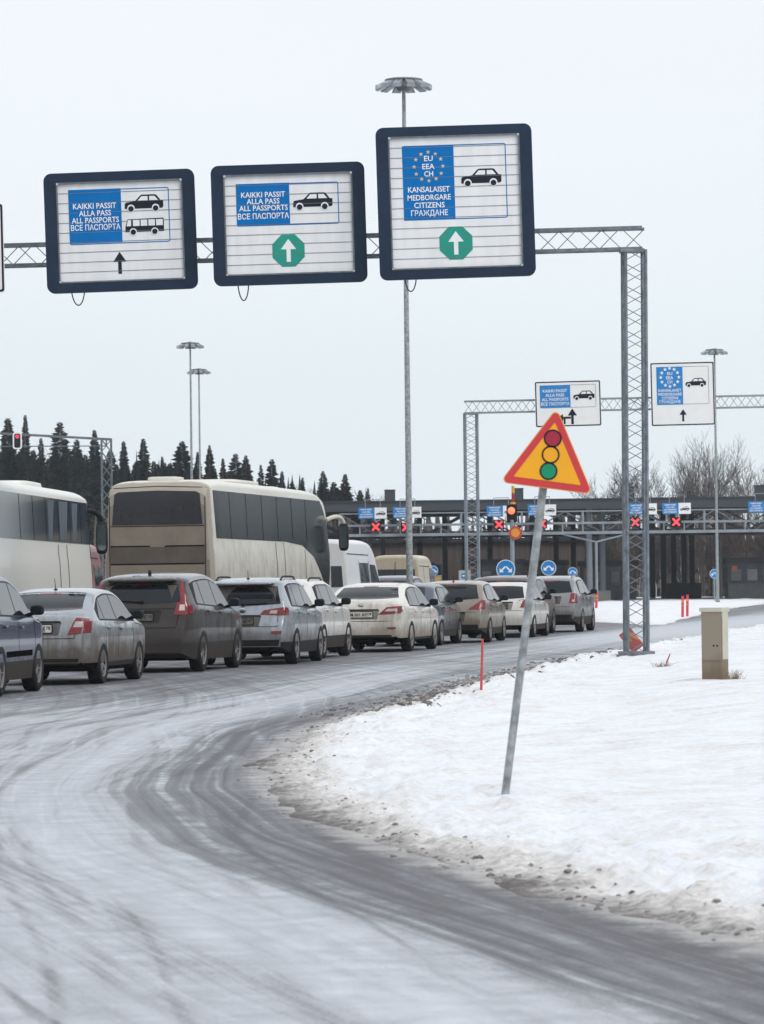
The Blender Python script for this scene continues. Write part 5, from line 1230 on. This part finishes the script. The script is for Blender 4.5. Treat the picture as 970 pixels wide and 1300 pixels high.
# signal gantry in front of the canopy
GY = CD - 3.5
root = empty('signal_gantry', (0, GY, 0)); tag(root, 'pale grey steel gantry carrying lane signals along the canopy front', 'gantry')
g0, g1 = at(431, 660, GY).x, at(1100, 660, GY).x
zA, zB, zC = at(485, 652, GY).z, at(485, 667, GY).z, at(485, 679.5, GY).z
n = 26
q = MB()
for z, r in ((zA, .05), (zB, .09), (zC, .12)): q.tube((g0, 0, z), (g1, 0, z), r, n=4)
for i in range(n + 1):
    x = g0 + (g1 - g0) * i / n
    if i % 3 == 0: q.tube((x, 0, zB), (x, 0, zA), .07, n=4)
    q.tube((x, 0, zC), (x, 0, zB), .05, n=4)
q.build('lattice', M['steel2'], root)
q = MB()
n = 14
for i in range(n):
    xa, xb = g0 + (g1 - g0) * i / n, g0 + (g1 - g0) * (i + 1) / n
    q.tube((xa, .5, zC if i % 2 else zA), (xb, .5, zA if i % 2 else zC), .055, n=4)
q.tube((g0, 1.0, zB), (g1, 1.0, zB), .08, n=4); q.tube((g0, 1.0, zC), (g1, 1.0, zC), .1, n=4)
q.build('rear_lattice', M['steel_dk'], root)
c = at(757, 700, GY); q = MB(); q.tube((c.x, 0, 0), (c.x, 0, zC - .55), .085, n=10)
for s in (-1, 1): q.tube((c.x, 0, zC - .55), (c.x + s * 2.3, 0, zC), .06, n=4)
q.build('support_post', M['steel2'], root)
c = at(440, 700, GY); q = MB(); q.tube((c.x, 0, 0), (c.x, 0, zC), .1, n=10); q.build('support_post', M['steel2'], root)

# lane signals: name board (blue and white) with a red cross lamp under it
M['cross'] = glow('red_cross_light', (.95, .055, .07), .95)
sk = (GY - .4) / FPX
places_ = ['second from the near coach', 'behind the tall lamp mast', 'behind the flashing beacon pole', 'behind the leaning post', 'behind the near gantry tower', 'right of the near gantry tower', 'cut by the picture edge']
places_[0] = 'leftmost, above the beige van'
for i, (px, py) in enumerate(((473, 651.5), (517, 650.5), (636, 649), (688, 647.5), (816, 646.2), (859, 645.5), (968, 643.5))):
    c = at(px, py, GY - .4)
    root = empty('lane_board', c); tag(root, 'small blue and white lane board, ' + places_[i], 'sign', 'lane boards on the signal gantry')
    w, hh = 36 * sk, 14 * sk
    q = MB(); q.box((-w * .22, 0, 0), (w * .56, .07, hh)); q.build('blue_half', M['blue2'], root)
    q = MB(); q.box((w * .285, 0, 0), (w * .43, .068, hh)); q.build('white_half', M['white'], root)
    t = MB()
    for j, s_ in enumerate(PASS): add_text(t, s_.replace(' ', ' '), -w * .22, hh * (.27 - .22 * j), hh * .13, -.04, width=w * (.40, .3, .42, .46)[j], bold=.03)
    t.build('lettering', M['white'], root)
    ik = MB(); wt = MB(); pict_car(ik, w * .12, -hh * .22, w * .33, -.034, wt); ik.add(wt.v, wt.f, 1); ik.build('pictogram', [M['ink'], M['white']], root)
    hg = MB()
    for s in (-.5, .55): hg.tube((s * w * .5, .08, -hh * .5), (s * w * .5, .08, hh * .5 + 10 * sk), .022, n=6)
    hg.tube((-.25 * w, .08, hh * .5 + 10 * sk), (.275 * w, .08, hh * .5 + 10 * sk), .022, n=6); hg.build('hanger', M['steel2'], root)
    if i in (6,): continue
    cx_, cy_ = ((477, 669), (515.5, 669.5), (633.5, 665.8), (688, 665), (806.5, 663), (858.5, 662.6))[i]
    c = at(cx_, cy_, GY - .5); root = empty('lane_signal', c); tag(root, 'red cross lane signal under the small board, ' + places_[i], 'traffic signal', 'red cross lane signals')
    q = MB(); q.prism(rrect(13 * sk, 12 * sk, .05, 3), 0, .16); q.build('housing', M['black'], root)
    q = MB()
    for a in (45, -45): q.box((0, -.015 + (.002 if a > 0 else 0), 0), (12.5 * sk, .02, 2.4 * sk), Matrix.Rotation(R(a), 3, 'Y'))
    q.build('cross_lamp', M['cross'], root)
    q = MB(); q.tube((0, .1, 6 * sk), (0, .1, (cy_ - py - 5) * sk), .03, n=6); q.build('bracket', M['steel2'], root)

# passport booths
def booth(px, d, w, hz, label, roofc):
    c = at(px, 740, d); root = empty('passport_booth', (c.x, d, 0)); tag(root, label, 'booth', 'passport booths under the canopy')
    q = MB(); q.box((0, 1.2, .55), (w, 2.4, 1.1)); q.build('lower_wall', plain('booth_wall', (.085, .088, .09), .6, var=.2), root)
    q = MB(); q.box((0, 1.25, 1.1 + (hz - 1.4)/2), (w * .97, 2.2, hz - 1.4)); q.build('glazed_wall', plain('booth_glass', (.075, .085, .09), .15, var=.5, scale=.5), root)
    for i in range(5):
        x = -w/2 + w * i / 4; f = MB(); f.box((x * .985, .11, 1.1 + (hz - 1.4)/2), (.08, .08, hz - 1.4)); f.build('window_post', M['fascia'], root)
    for i in (0, 1, 2, 3):
        x = -w/2 + w * (i + .5) / 4; f = MB(); f.prism(rrect(w * .15, (hz - 1.4) * .55, .02, 2, x, 1.1 + (hz - 1.4) * .42), .105, .13); f.build('window', plain('booth_pane', ((.12, .13, .13), (.21, .21, .20), (.17, .17, .16), (.07, .08, .09))[i], .4), root)
    q = MB(); q.box((0, 1.2, hz - .15), (w * 1.08, 2.8, .34)); q.build('roof', M['dark'], root)
    q = MB(); q.prism(rrect(.32, .32, .02, 2, -w * .40, hz - .62), .06, .1); q.build('orange_notice', plain('notice_orange', (.42, .13, .05), .5), root)
booth(966, CD + 4, 4.0, 2.65, 'grey glazed passport booth at the canopy right end, cut by the picture edge', 0)
booth(773, CD + 7, 3.4, 2.6, 'dark glazed passport booth behind the pair of pale columns', 0)
booth(627, CD + 5, 3.6, 2.75, 'dark glazed passport booth behind the big round arrow sign', 0)
booth(690, CD + 12, 3.0, 2.7, 'dark glazed passport booth behind the middle round arrow sign', 0)
booth(515, CD + 8, 3.4, 2.6, 'dark glazed passport booth behind the tall lamp mast', 0)
for px, lab in ((868, 'low dark barrier block under the canopy between dark columns'), (760, 'low dark barrier block under the canopy beside the booth')):
    c = at(px, 740, CD + 14); root = empty('lane_barrier', (c.x, CD + 14, 0)); tag(root, lab, 'barrier')
    q = MB(); q.box((0, 0, .55), (2.2 if px > 800 else 1.8, .8, 1.1)); q.box((0, 0, 1.13), (2.3, .9, .06)); q.build('block', M['dark'], root)

# the timber clad building behind
BDY = CD + 30
b0, b1 = at(360, 700, BDY).x, at(742, 700, BDY).x; bz = at(600, 688, BDY).z
root = empty('timber_building', ((b0 + b1)/2, BDY, 0)); tag(root, 'low brown timber clad building behind the canopy', 'building')
mt, nt, b = new_mat('brown_boards'); t = node(nt, 'ShaderNodeTexCoord'); wv = node(nt, 'ShaderNodeTexWave', wave_type='BANDS', bands_direction='X', Scale=1.9, Distortion=2.2); wv.inputs['Detail'].default_value = 2
mp = node(nt, 'ShaderNodeMapping'); mp.inputs['Scale'].default_value = (4, 4, .25); ns = node(nt, 'ShaderNodeTexNoise', Scale=1.0, Detail=4.0); rp = node(nt, 'ShaderNodeValToRGB')
nt.links.new(t.outputs['Object'], wv.inputs['Vector']); nt.links.new(t.outputs['Object'], mp.inputs[0]); nt.links.new(mp.outputs[0], ns.inputs['Vector'])
wm = node(nt, 'ShaderNodeMapRange'); wm.inputs['To Min'].default_value = .75; nt.links.new(wv.outputs[0], wm.inputs[0])
am = node(nt, 'ShaderNodeMath', operation='MULTIPLY'); nt.links.new(wm.outputs[0], am.inputs[0]); nt.links.new(ns.outputs[0], am.inputs[1]); nt.links.new(am.outputs[0], rp.inputs[0])
rp.color_ramp.elements[0].color = (.035, .028, .025, 1); rp.color_ramp.elements[1].color = (.15, .112, .092, 1); rp.color_ramp.elements[1].position = .68
nt.links.new(rp.outputs[0], b.inputs['Base Color']); b.inputs['Roughness'].default_value = .8
q = MB(); q.box((0, 4, bz/2), (b1 - b0, 8, bz)); q.build('wall', mt, root)
q = MB(); q.box((0, 4, bz + .12), (b1 - b0 + .5, 8.6, .24)); q.build('roof', M['dark'], root)
for i in range(7):
    x = -(b1 - b0)/2 + (b1 - b0) * (i + .6) / 7.3; f = MB(); f.ring(rrect(1.3, 1.2, .02, 2, x, 2.0), rrect(1.1, 1.0, .02, 2, x, 2.0), -.06, .05); f = f.build('window', M['dark'], root); g = MB(); g.prism(rrect(1.1, 1.0, .02, 2, x, 2.0), -.01, .02); g.build('pane', M['glass'], f)

# ------------------------------------------------------------------ signs and posts on the islands
def keep_sign(px, py, dist, r_px, label, foot=True, postc='steel2'):
    c = at(px, py, dist); k = dist / FPX; r = r_px * k
    root = empty('road_sign', (c.x, dist, ground_z(c.x, dist))); zc = c.z - root.location.z
    tag(root, label, 'road sign', 'round blue arrow signs')
    q = MB(); q.prism(circle(r, 30, 0, zc), -.05, -.03); q.build('rim', M['white'], root)
    q = MB(); q.prism(circle(r * .92, 30, 0, zc), -.055, -.049); q.build('blue_disc', M['blue2'], root)
    q = MB()
    for s in (-1, 1):
        for poly in ([(.02, .22), (.13, .22), (.48, -.14), (.36, -.26), (.02, .08)], [(.66, -.44), (.64, .02), (.20, -.40)]):
            q.prism([(s * a * r, zc + (b + .08) * r) for a, b in poly], -.061 - (.001 if len(poly) == 3 else 0), -.054)
    q.build('arrows', M['white'], root)
    q = MB(); q.tube((0, 0, -.1), (0, 0, zc + r * .6), .04, n=10); q.build('post', M['steel2'], root, smooth=50)
    return root
keep_sign(642, 722.5, 135, 12.0, 'largest round blue sign with two arrows, under the flashing beacon pole')
keep_sign(696.5, 721, 168, 9.6, 'mid sized round blue sign with two arrows, right of the leaning post')
keep_sign(727, 726, 236, 6.0, 'small round blue sign with two arrows above the silver grey off-roader')
keep_sign(550, 724.5, 222, 6.3, 'small round blue sign with two arrows over a yellow foot, left of the beige hatchback')
keep_sign(907, 728.5, 226, 6.0, 'small round blue sign with two arrows alone on the snow at the canopy edge')
c = at(555, 741, 221.5); root = empty('bollard_box', (c.x, 221.5, 0)); tag(root, 'yellow grey box at the foot of a small round blue sign', 'bollard')
q = MB(); q.prism(rrect(.5, 1.75, .04, 3, 0, .88), -.25, .25); q.build('body', plain('box_yellow', (.36, .25, .09), .6, var=.3), root)
q = MB(); q.box((0, 0, 1.78), (.54, .54, .06)); q.build('lid', M['conc'], root)
# beacon pole
c = at(650.5, 700, 137); k = 137 / FPX; root = empty('beacon_pole', (c.x, 137, 0)); tag(root, 'grey pole with a glowing orange lamp, striped red and yellow top', 'beacon')
z = lambda py: at(650.5, py, 137).z
q = MB(); q.tube((0, 0, 0), (0, 0, z(660)), .075, n=12); q.build('pole', M['steel2'], root, smooth=50)
q = MB(); q.tube((.03, 0, z(660)), (.05, 0, z(617)), .05, n=10); q.build('red_mast', plain('mast_red', (.36, .02, .03), .5), root, smooth=50)
q = MB(); q.tube((.05, 0, z(626)), (.05, 0, z(617)), .056, n=10); q.tube((.04, 0, z(640)), (.04, 0, z(637.5)), .09, n=10); q.build('yellow_band', plain('mast_yellow', (.65, .36, .03), .5), root, smooth=50)
q = MB(); q.prism(rrect(.36, .62, .06, 4, 0, z(652)), -.05, .14); hs_ = q.build('lamp_housing', M['black'], root)
q = MB(); sell(q, (-.02, -.08, z(648.5)), (.125, .07, .125), 1.0, 18, 10); q.build('lamp', glow('amber_lamp', (1.0, .19, .09), 1.1), hs_, smooth=60)
q = MB(); q.prism(circle(.23, 24, .11, z(676.5)), -.12, -.10); dsk = q.build('round_disc', plain('disc_rim', (.5, .06, .04), .5), root)
q = MB(); q.prism(circle(.15, 24, .11, z(676.5)), -.126, -.119); q.build('orange_face', plain('disc_face', (.75, .30, .04), .5), dsk)
# white board with a small blue symbol
c = at(590, 731, 150); root = empty('info_board', (c.x, 150, 0)); tag(root, 'small pale board with a blue bus symbol beside the far gantry tower', 'sign'); k = 150 / FPX
q = MB(); q.prism(rrect(15 * k, 14 * k, .02, 2, 0, c.z), -.03, 0); q.build('board', plain('board_grey', (.38, .40, .38), .5), root)
q = MB(); q.prism(rrect(8.5 * k, 6.5 * k, .02, 2, 0, c.z), -.036, -.028); q.build('blue_symbol', M['blue2'], root)
q = MB(); q.prism(rrect(6.0 * k, 1.6 * k, .01, 2, 0, c.z), -.040, -.034); q.build('white_mark', M['white'], root)
q = MB(); q.tube((0, .03, 0), (0, .03, c.z), .04, n=8); q.build('post', M['steel2'], root)
# red marker posts
red_p = plain('marker_red', (.62, .05, .08), .5, var=.15); org_p = plain('marker_orange', (.75, .28, .03), .5)
for px, py, h_px, lab in ((757, 772, 20, 'short red marker post left of the near gantry tower'), (866.5, 783.5, 27, 'red marker post with orange band, left of the close pair'), (872.5, 782.5, 27.5, 'red marker post with orange band, right of the close pair')):
    g = place(px, py); k = g.y / FPX; root = empty('marker_post', g, rot=(0, R(1.5 if px > 800 else 3), 0)); tag(root, lab, 'marker post', 'red marker posts in the snow patch')
    q = MB(); hh = h_px * k; q.tube((0, 0, -.2), (0, 0, hh), 1.8 * k, 1.7 * k, 10); q.build('post', red_p, root, smooth=50)
    q = MB(); q.tube((0, 0, hh * .70), (0, 0, hh * .80), 1.9 * k, n=10); q.tube((0, 0, hh * .52), (0, 0, hh * .58), 1.9 * k, n=10); q.build('reflector_band', org_p, root, smooth=50)
# signal arm far left
d = 216; t0 = at(135, 558, d); root = empty('signal_gantry', (t0.x, d, 0)); tag(root, 'distant lattice mast with a long arm reaching over the coaches', 'gantry')
q = MB(); lattice(q, (0, 0, 0), (0, 0, t0.z), .52, .5, (1, .1, 0), 14, .05, .03, cross=True, n=4); q.build('tower', M['steel_dk'], root)
q = MB(); e = at(-60, 547, d); e2 = at(-60, 567, d); o = Vector((t0.x, d, 0)); q.tube(t0 - o + Vector((.3, 0, 0)), e - o, .09, n=4); q.tube(t0 - o + Vector((0, 0, -.35)), e2 - o, .04, n=4); q.tube((0, 0, t0.z), (0, 0, t0.z - .35), .04, n=4); q.build('arm', M['steel_dk'], root)
c = at(22, 559.5, d - .6); k = d / FPX; root = empty('traffic_light', c); tag(root, 'white edged traffic light showing red on the distant arm', 'traffic light')
q = MB(); q.ring(rrect(11.5 * k, 21.5 * k, .14, 5), rrect(8 * k, 18 * k, .1, 5), -.01, .05); q.build('border', M['white'], root)
q = MB(); q.prism(rrect(9 * k, 19 * k, .1, 5), 0, .2); q.build('housing', M['ink'], root)
for i, (dz, mt_) in enumerate(((5.2, glow('signal_red', (.8, .04, .05), .6)), (0, M['black']), (-5.2, M['black']))):
    q = MB(); q.prism(circle(2.5 * k, 16, 0, dz * k), -.03, .0); q.build('lamp', mt_, root)
# ------------------------------------------------------------------ trees
rt = random.Random(11)
M['bark'] = plain('spruce_bark', (.05, .042, .036), .95, var=.4, scale=1.5)
M['needles'] = plain('spruce_needles', (.027, .040, .032), .9, var=.6, scale=.7, spec=.1)
M['needles2'] = plain('spruce_needles_pale', (.038, .052, .042), .9, var=.6, scale=.7, spec=.1)
M['twig'] = plain('bare_twigs', (.082, .069, .064), .95, var=.35, scale=.8, spec=.1)
M['birch'] = plain('birch_trunk', (.36, .34, .32), .9, var=.6, scale=2.2, spec=.1)
M['twig_dk'] = plain('dark_bare_twigs', (.055, .046, .044), .95, var=.4, scale=.8, spec=.1)

for k_ in ('needles', 'needles2', 'twig', 'twig_dk'):
    nt = M[k_].node_tree; b = nt.nodes['Principled BSDF']; lk = b.inputs['Base Color'].links[0].from_socket
    oi = node(nt, 'ShaderNodeObjectInfo'); rp = node(nt, 'ShaderNodeValToRGB'); rp.color_ramp.elements[0].color = (.6, .62, .7, 1); rp.color_ramp.elements[1].color = (1.6, 1.5, 1.3, 1)
    xx = node(nt, 'ShaderNodeMix', data_type='RGBA', blend_type='MULTIPLY'); xx.inputs[0].default_value = 1
    nt.links.new(oi.outputs['Random'], rp.inputs[0]); nt.links.new(lk, xx.inputs[6]); nt.links.new(rp.outputs[0], xx.inputs[7]); nt.links.new(xx.outputs[2], b.inputs['Base Color'])

def spruce_mesh(seed, h, rad, dens=1.0):
    r = random.Random(seed); t = MB(); t.tube((0, 0, 0), (0, 0, h * .97), h * .011, .012, 7)
    c = MB(); z = h * r.uniform(.06, .16)
    while z < h * .995:
        f = 1 - z / h; R_ = rad * (f ** .68) * r.uniform(.72, 1.1) + .05
        n = max(8, int((11 + 14 * f) * dens))
        for i in range(n):
            a = r.uniform(0, 2 * math.pi); l = R_ * r.uniform(.45, 1.12); dr = l * r.uniform(.15, .5) * (1 if f > .25 else .2)
            ca, sa = math.cos(a), math.sin(a); w = .13 + .22 * l * r.uniform(.6, 1.2)
            p0 = Vector((0, 0, z)); p1 = Vector((ca * l * .55, sa * l * .55, z - dr * .35 + .05)); p2 = Vector((ca * l, sa * l, z - dr))
            s = Vector((-sa, ca, 0)) * w; dn = Vector((0, 0, -w * r.uniform(.5, 1.1)))
            c.add([p0, p1 + s, p2, p1 - s, p1 + dn], [[0, 1, 2], [0, 2, 3], [0, 4, 2]])
        z += .09 + .17 * f
    return t, c

def bare_mesh(seed, h, spread=.22, lev=4, trunk=.012):
    r = random.Random(seed); t = MB(); c = MB()
    def grow(p, d, l, rad, lv):
        segs = 3 if lv > 1 else 2; q = p
        for i in range(segs):
            d = (d + Vector((r.gauss(0, .10), r.gauss(0, .10), r.gauss(.03, .05)))).normalized()
            e = q + d * (l / segs); r1 = rad * (1 - .28 * (i + 1) / segs)
            (t if lv == lev else c).tube(q, e, rad * (1 - .28 * i / segs), r1, 5 if lv > 2 else 3, cap=False)
            q = e
            if lv > 0:
                for _ in range(2 if lv < lev else 1 if i < 1 else 4):
                    a = r.uniform(0, 2 * math.pi); sd = Vector((math.cos(a), math.sin(a), 0))
                    nd = (d * r.uniform(.6, 1.1) + sd * r.uniform(.35, .8) + Vector((0, 0, .2))).normalized()
                    grow(q if r.random() < .7 else q - d * l * .15, nd, l * r.uniform(.40, .68), max(.017, r1 * r.uniform(.35, .6)), lv - 1)
    grow(Vector((0, 0, 0)), Vector((r.gauss(0, .03), r.gauss(0, .03), 1)), h * .66, h * trunk, lev)
    return t, c

def tree_kind(name, label, t, c, tm, cm, grp):
    root = empty(name, (0, -500, 0)); tag(root, label, 'tree', grp)
    t.build('trunk', tm, root); c.build('crown', cm, root); return root
G1 = 'spruces along the forest edge'; G2 = 'bare trees around the station'
SPR = [tree_kind('spruce_tree', 'x', *spruce_mesh(s, 15, rd, dn), M['bark'], M['needles'] if s % 2 else M['needles2'], G1) for s, rd, dn in ((1, 2.5, 1.0), (2, 2.2, .9), (3, 2.9, 1.1), (4, 2.5, .8), (5, 2.0, .9))]
BAR = [tree_kind('bare_tree', 'x', *bare_mesh(s, 13, .2, 4, tr), M['birch'] if s % 2 else M['twig_dk'], M['twig'] if s % 3 else M['twig_dk'], G2) for s, tr in ((21, .010), (22, .009), (23, .011), (24, .008), (25, .010))]
used = set()
def put(kinds, i, px, ytop, dist, label, zbase=0.0, squash=None, h0=None):
    src = kinds[i % len(kinds)]
    key = id(src)
    o = src if key not in used else copy_tree(src)
    used.add(key)
    p = at(px, ytop, dist); hz = p.z - zbase
    nominal = h0
    o.location = (p.x, dist, zbase); k = hz / nominal; w = k * (squash or 1)
    o.scale = (w, w, k); o.rotation_euler = (0, 0, rt.uniform(0, 6.28)); o['label'] = label
    return o
def height(o): return max(max(v.co.z for v in c.data.vertices) for c in bpy.data.objects if c.parent == o)
HS = [height(o) for o in SPR]; HB = [height(o) for o in BAR]
# spruces whose tops stand out against the sky, measured in the photograph
tops = [(-14, 536), (10, 531), (32, 527), (52, 556), (76, 536), (97, 558), (120, 546), (140, 572), (157, 560), (182, 557), (206, 580), (231, 560), (251, 574), (266, 565), (283, 582), (299, 576), (312, 578), (331, 590), (345, 583), (358, 598), (384, 606), (410, 598), (424, 612), (438, 602), (467, 619), (498, 632), (530, 640)]
named = {10: 'first', }
for n_, (px, yt) in enumerate(tops):
    i = rt.randrange(5); d = rt.uniform(325, 350)
    put(SPR, i, px, yt, d, 'dark spruce with a pointed top in the row along the forest edge', h0=HS[i], squash=rt.choice((.8, .95, 1.1, 1.3, 1.55)))
for n_ in range(150):                                    # the fuller wood behind and below the tops
    i = rt.randrange(5); px = rt.uniform(-30, 465); base = 560 + .13 * max(0, px)
    put(SPR, i, px, base + rt.choice((0, 3, 6, 10, 14, 19, 25, 32)), rt.uniform(312, 345), 'dark spruce lower than its neighbours inside the dense forest edge', h0=HS[i], squash=rt.uniform(1.0, 1.5))
for n_ in range(34):
    i = rt.randrange(5); px = rt.uniform(-20, 470); base = 572 + .14 * max(0, px)
    put(BAR, i, px, base + rt.uniform(-24, 8), rt.uniform(348, 372), 'thin bare brown tree among the spruces', h0=HB[i], squash=rt.uniform(.8, 1.1))
# bare trees over the canopy roof
for px, yt, sq in ((762, 590, 1.0), (775, 575, 1.1), (788, 586, 1.0)):
    i = rt.randrange(5); put(BAR, i, px, yt, rt.uniform(300, 330), 'bare tree with a fine rounded crown over the canopy left of the near gantry tower', h0=HB[i], squash=sq)
for px, yt, sq in ((853, 596, .8), (866, 580, .7), (878, 566, .7), (891, 556, .75), (903, 562, .7), (917, 574, .8), (930, 590, .8), (971, 578, .9), (984, 560, .9)):
    i = rt.randrange(5); put(BAR, i, px, yt - 12, rt.uniform(290, 330), 'slender bare birch over the canopy right of the near gantry tower' if px < 955 else 'bare birch at the right end of the canopy, cut by the picture edge', h0=HB[i], squash=sq)
# young trees seen through the open bays under the canopy
for n_ in range(46):
    i = rt.randrange(5); px = rt.uniform(745, 1000); put(BAR, i, px, rt.uniform(648, 676), rt.uniform(278, 300), 'young bare tree seen through the open bays under the canopy', h0=HB[i], squash=rt.uniform(.8, 1.5))

M['thicket_stem'] = plain('thicket_stems', (.15, .12, .105), .95, var=.5, scale=.5, spec=.1)
# the wood beyond, too dense to count
def wood(name, pts, hlo, hhi, n, label, mats, seed, taper=0):
    r = random.Random(seed); a = MB()
    for _ in range(n):
        k = r.random() * (len(pts) - 1); j = int(k); f = k - j
        x = pts[j][0] + (pts[j+1][0] - pts[j][0]) * f + r.gauss(0, 4); y = pts[j][1] + (pts[j+1][1] - pts[j][1]) * f + r.gauss(0, 5)
        h = r.uniform(hlo, hhi) * (1 - taper * k / (len(pts) - 1))
        if r.random() < .55:
            rad = h * r.uniform(.10, .17); z = h * .05
            for q in range(9):
                zz = h * (.04 + .105 * q); rr_ = rad * (1 - q / 9.5) * r.uniform(.8, 1.15); m = 8; a0 = r.random() * 6
                vs = [(x + rr_ * math.cos(a0 + 2*math.pi*i/m) * r.uniform(.75, 1.2), y + rr_ * math.sin(a0 + 2*math.pi*i/m) * r.uniform(.75, 1.2), zz - r.uniform(0, .5)) for i in range(m)] + [(x, y, zz + h * .20)]
                a.add(vs, [[i, (i+1) % m, m] for i in range(m)], 0)
        else:
            a.tube((x, y, 0), (x + r.gauss(0, .4), y, h * .9), .09, .03, 4, 1, cap=False)
            for q in range(16):
                z0 = h * r.uniform(.15, .9); an = r.random() * 6.28; l = h * r.uniform(.06, .2) * (1.1 - z0 / h)
                a.tube((x, y, z0), (x + l * math.cos(an), y + l * math.sin(an), z0 + l * r.uniform(.6, 1.6)), .035, .012, 3, 1, cap=False)
    tag(a.build(name, mats), label, 'forest', kind='stuff')
wood('far_forest', [(-60, 395), (-28, 398), (-9, 392)], 12.5, 16, 520, 'dense dark mixed forest behind the coaches', [M['needles'], M['twig_dk']], 3, .33)
wood('thicket', [(-30, 318), (8, 318), (44, 318)], 5.2, 7.3, 620, 'dense brown thicket behind the canopy', [M['twig'], M['thicket_stem']], 4)
wood('unseen_forest', [(60, 330), (62, 200), (58, 110), (52, 40), (45, -15), (10, -45), (-40, -45)], 11, 17, 620, 'unseen forest right of the road and behind the viewpoint, added to darken reflections', [M['needles'], M['twig_dk']], 6)  # trees out of view, added to darken car reflections and side light

# thin winter air
hz = MB(); hz.box((0, 212, 12), (640, 756, 28)); hzo = hz.build('haze', None or M['white'])
hm = bpy.data.materials.new('winter_air'); hm.use_nodes = True; hn = hm.node_tree; hn.nodes.remove(hn.nodes['Principled BSDF'])
pv = hn.nodes.new('ShaderNodeVolumePrincipled'); pv.inputs['Color'].default_value = (.86, .93, 1, 1); pv.inputs['Density'].default_value = .00024; pv.inputs['Anisotropy'].default_value = .2
hn.links.new(pv.outputs[0], hn.nodes['Material Output'].inputs['Volume']); hzo.data.materials[0] = hm; tag(hzo, kind='stuff')
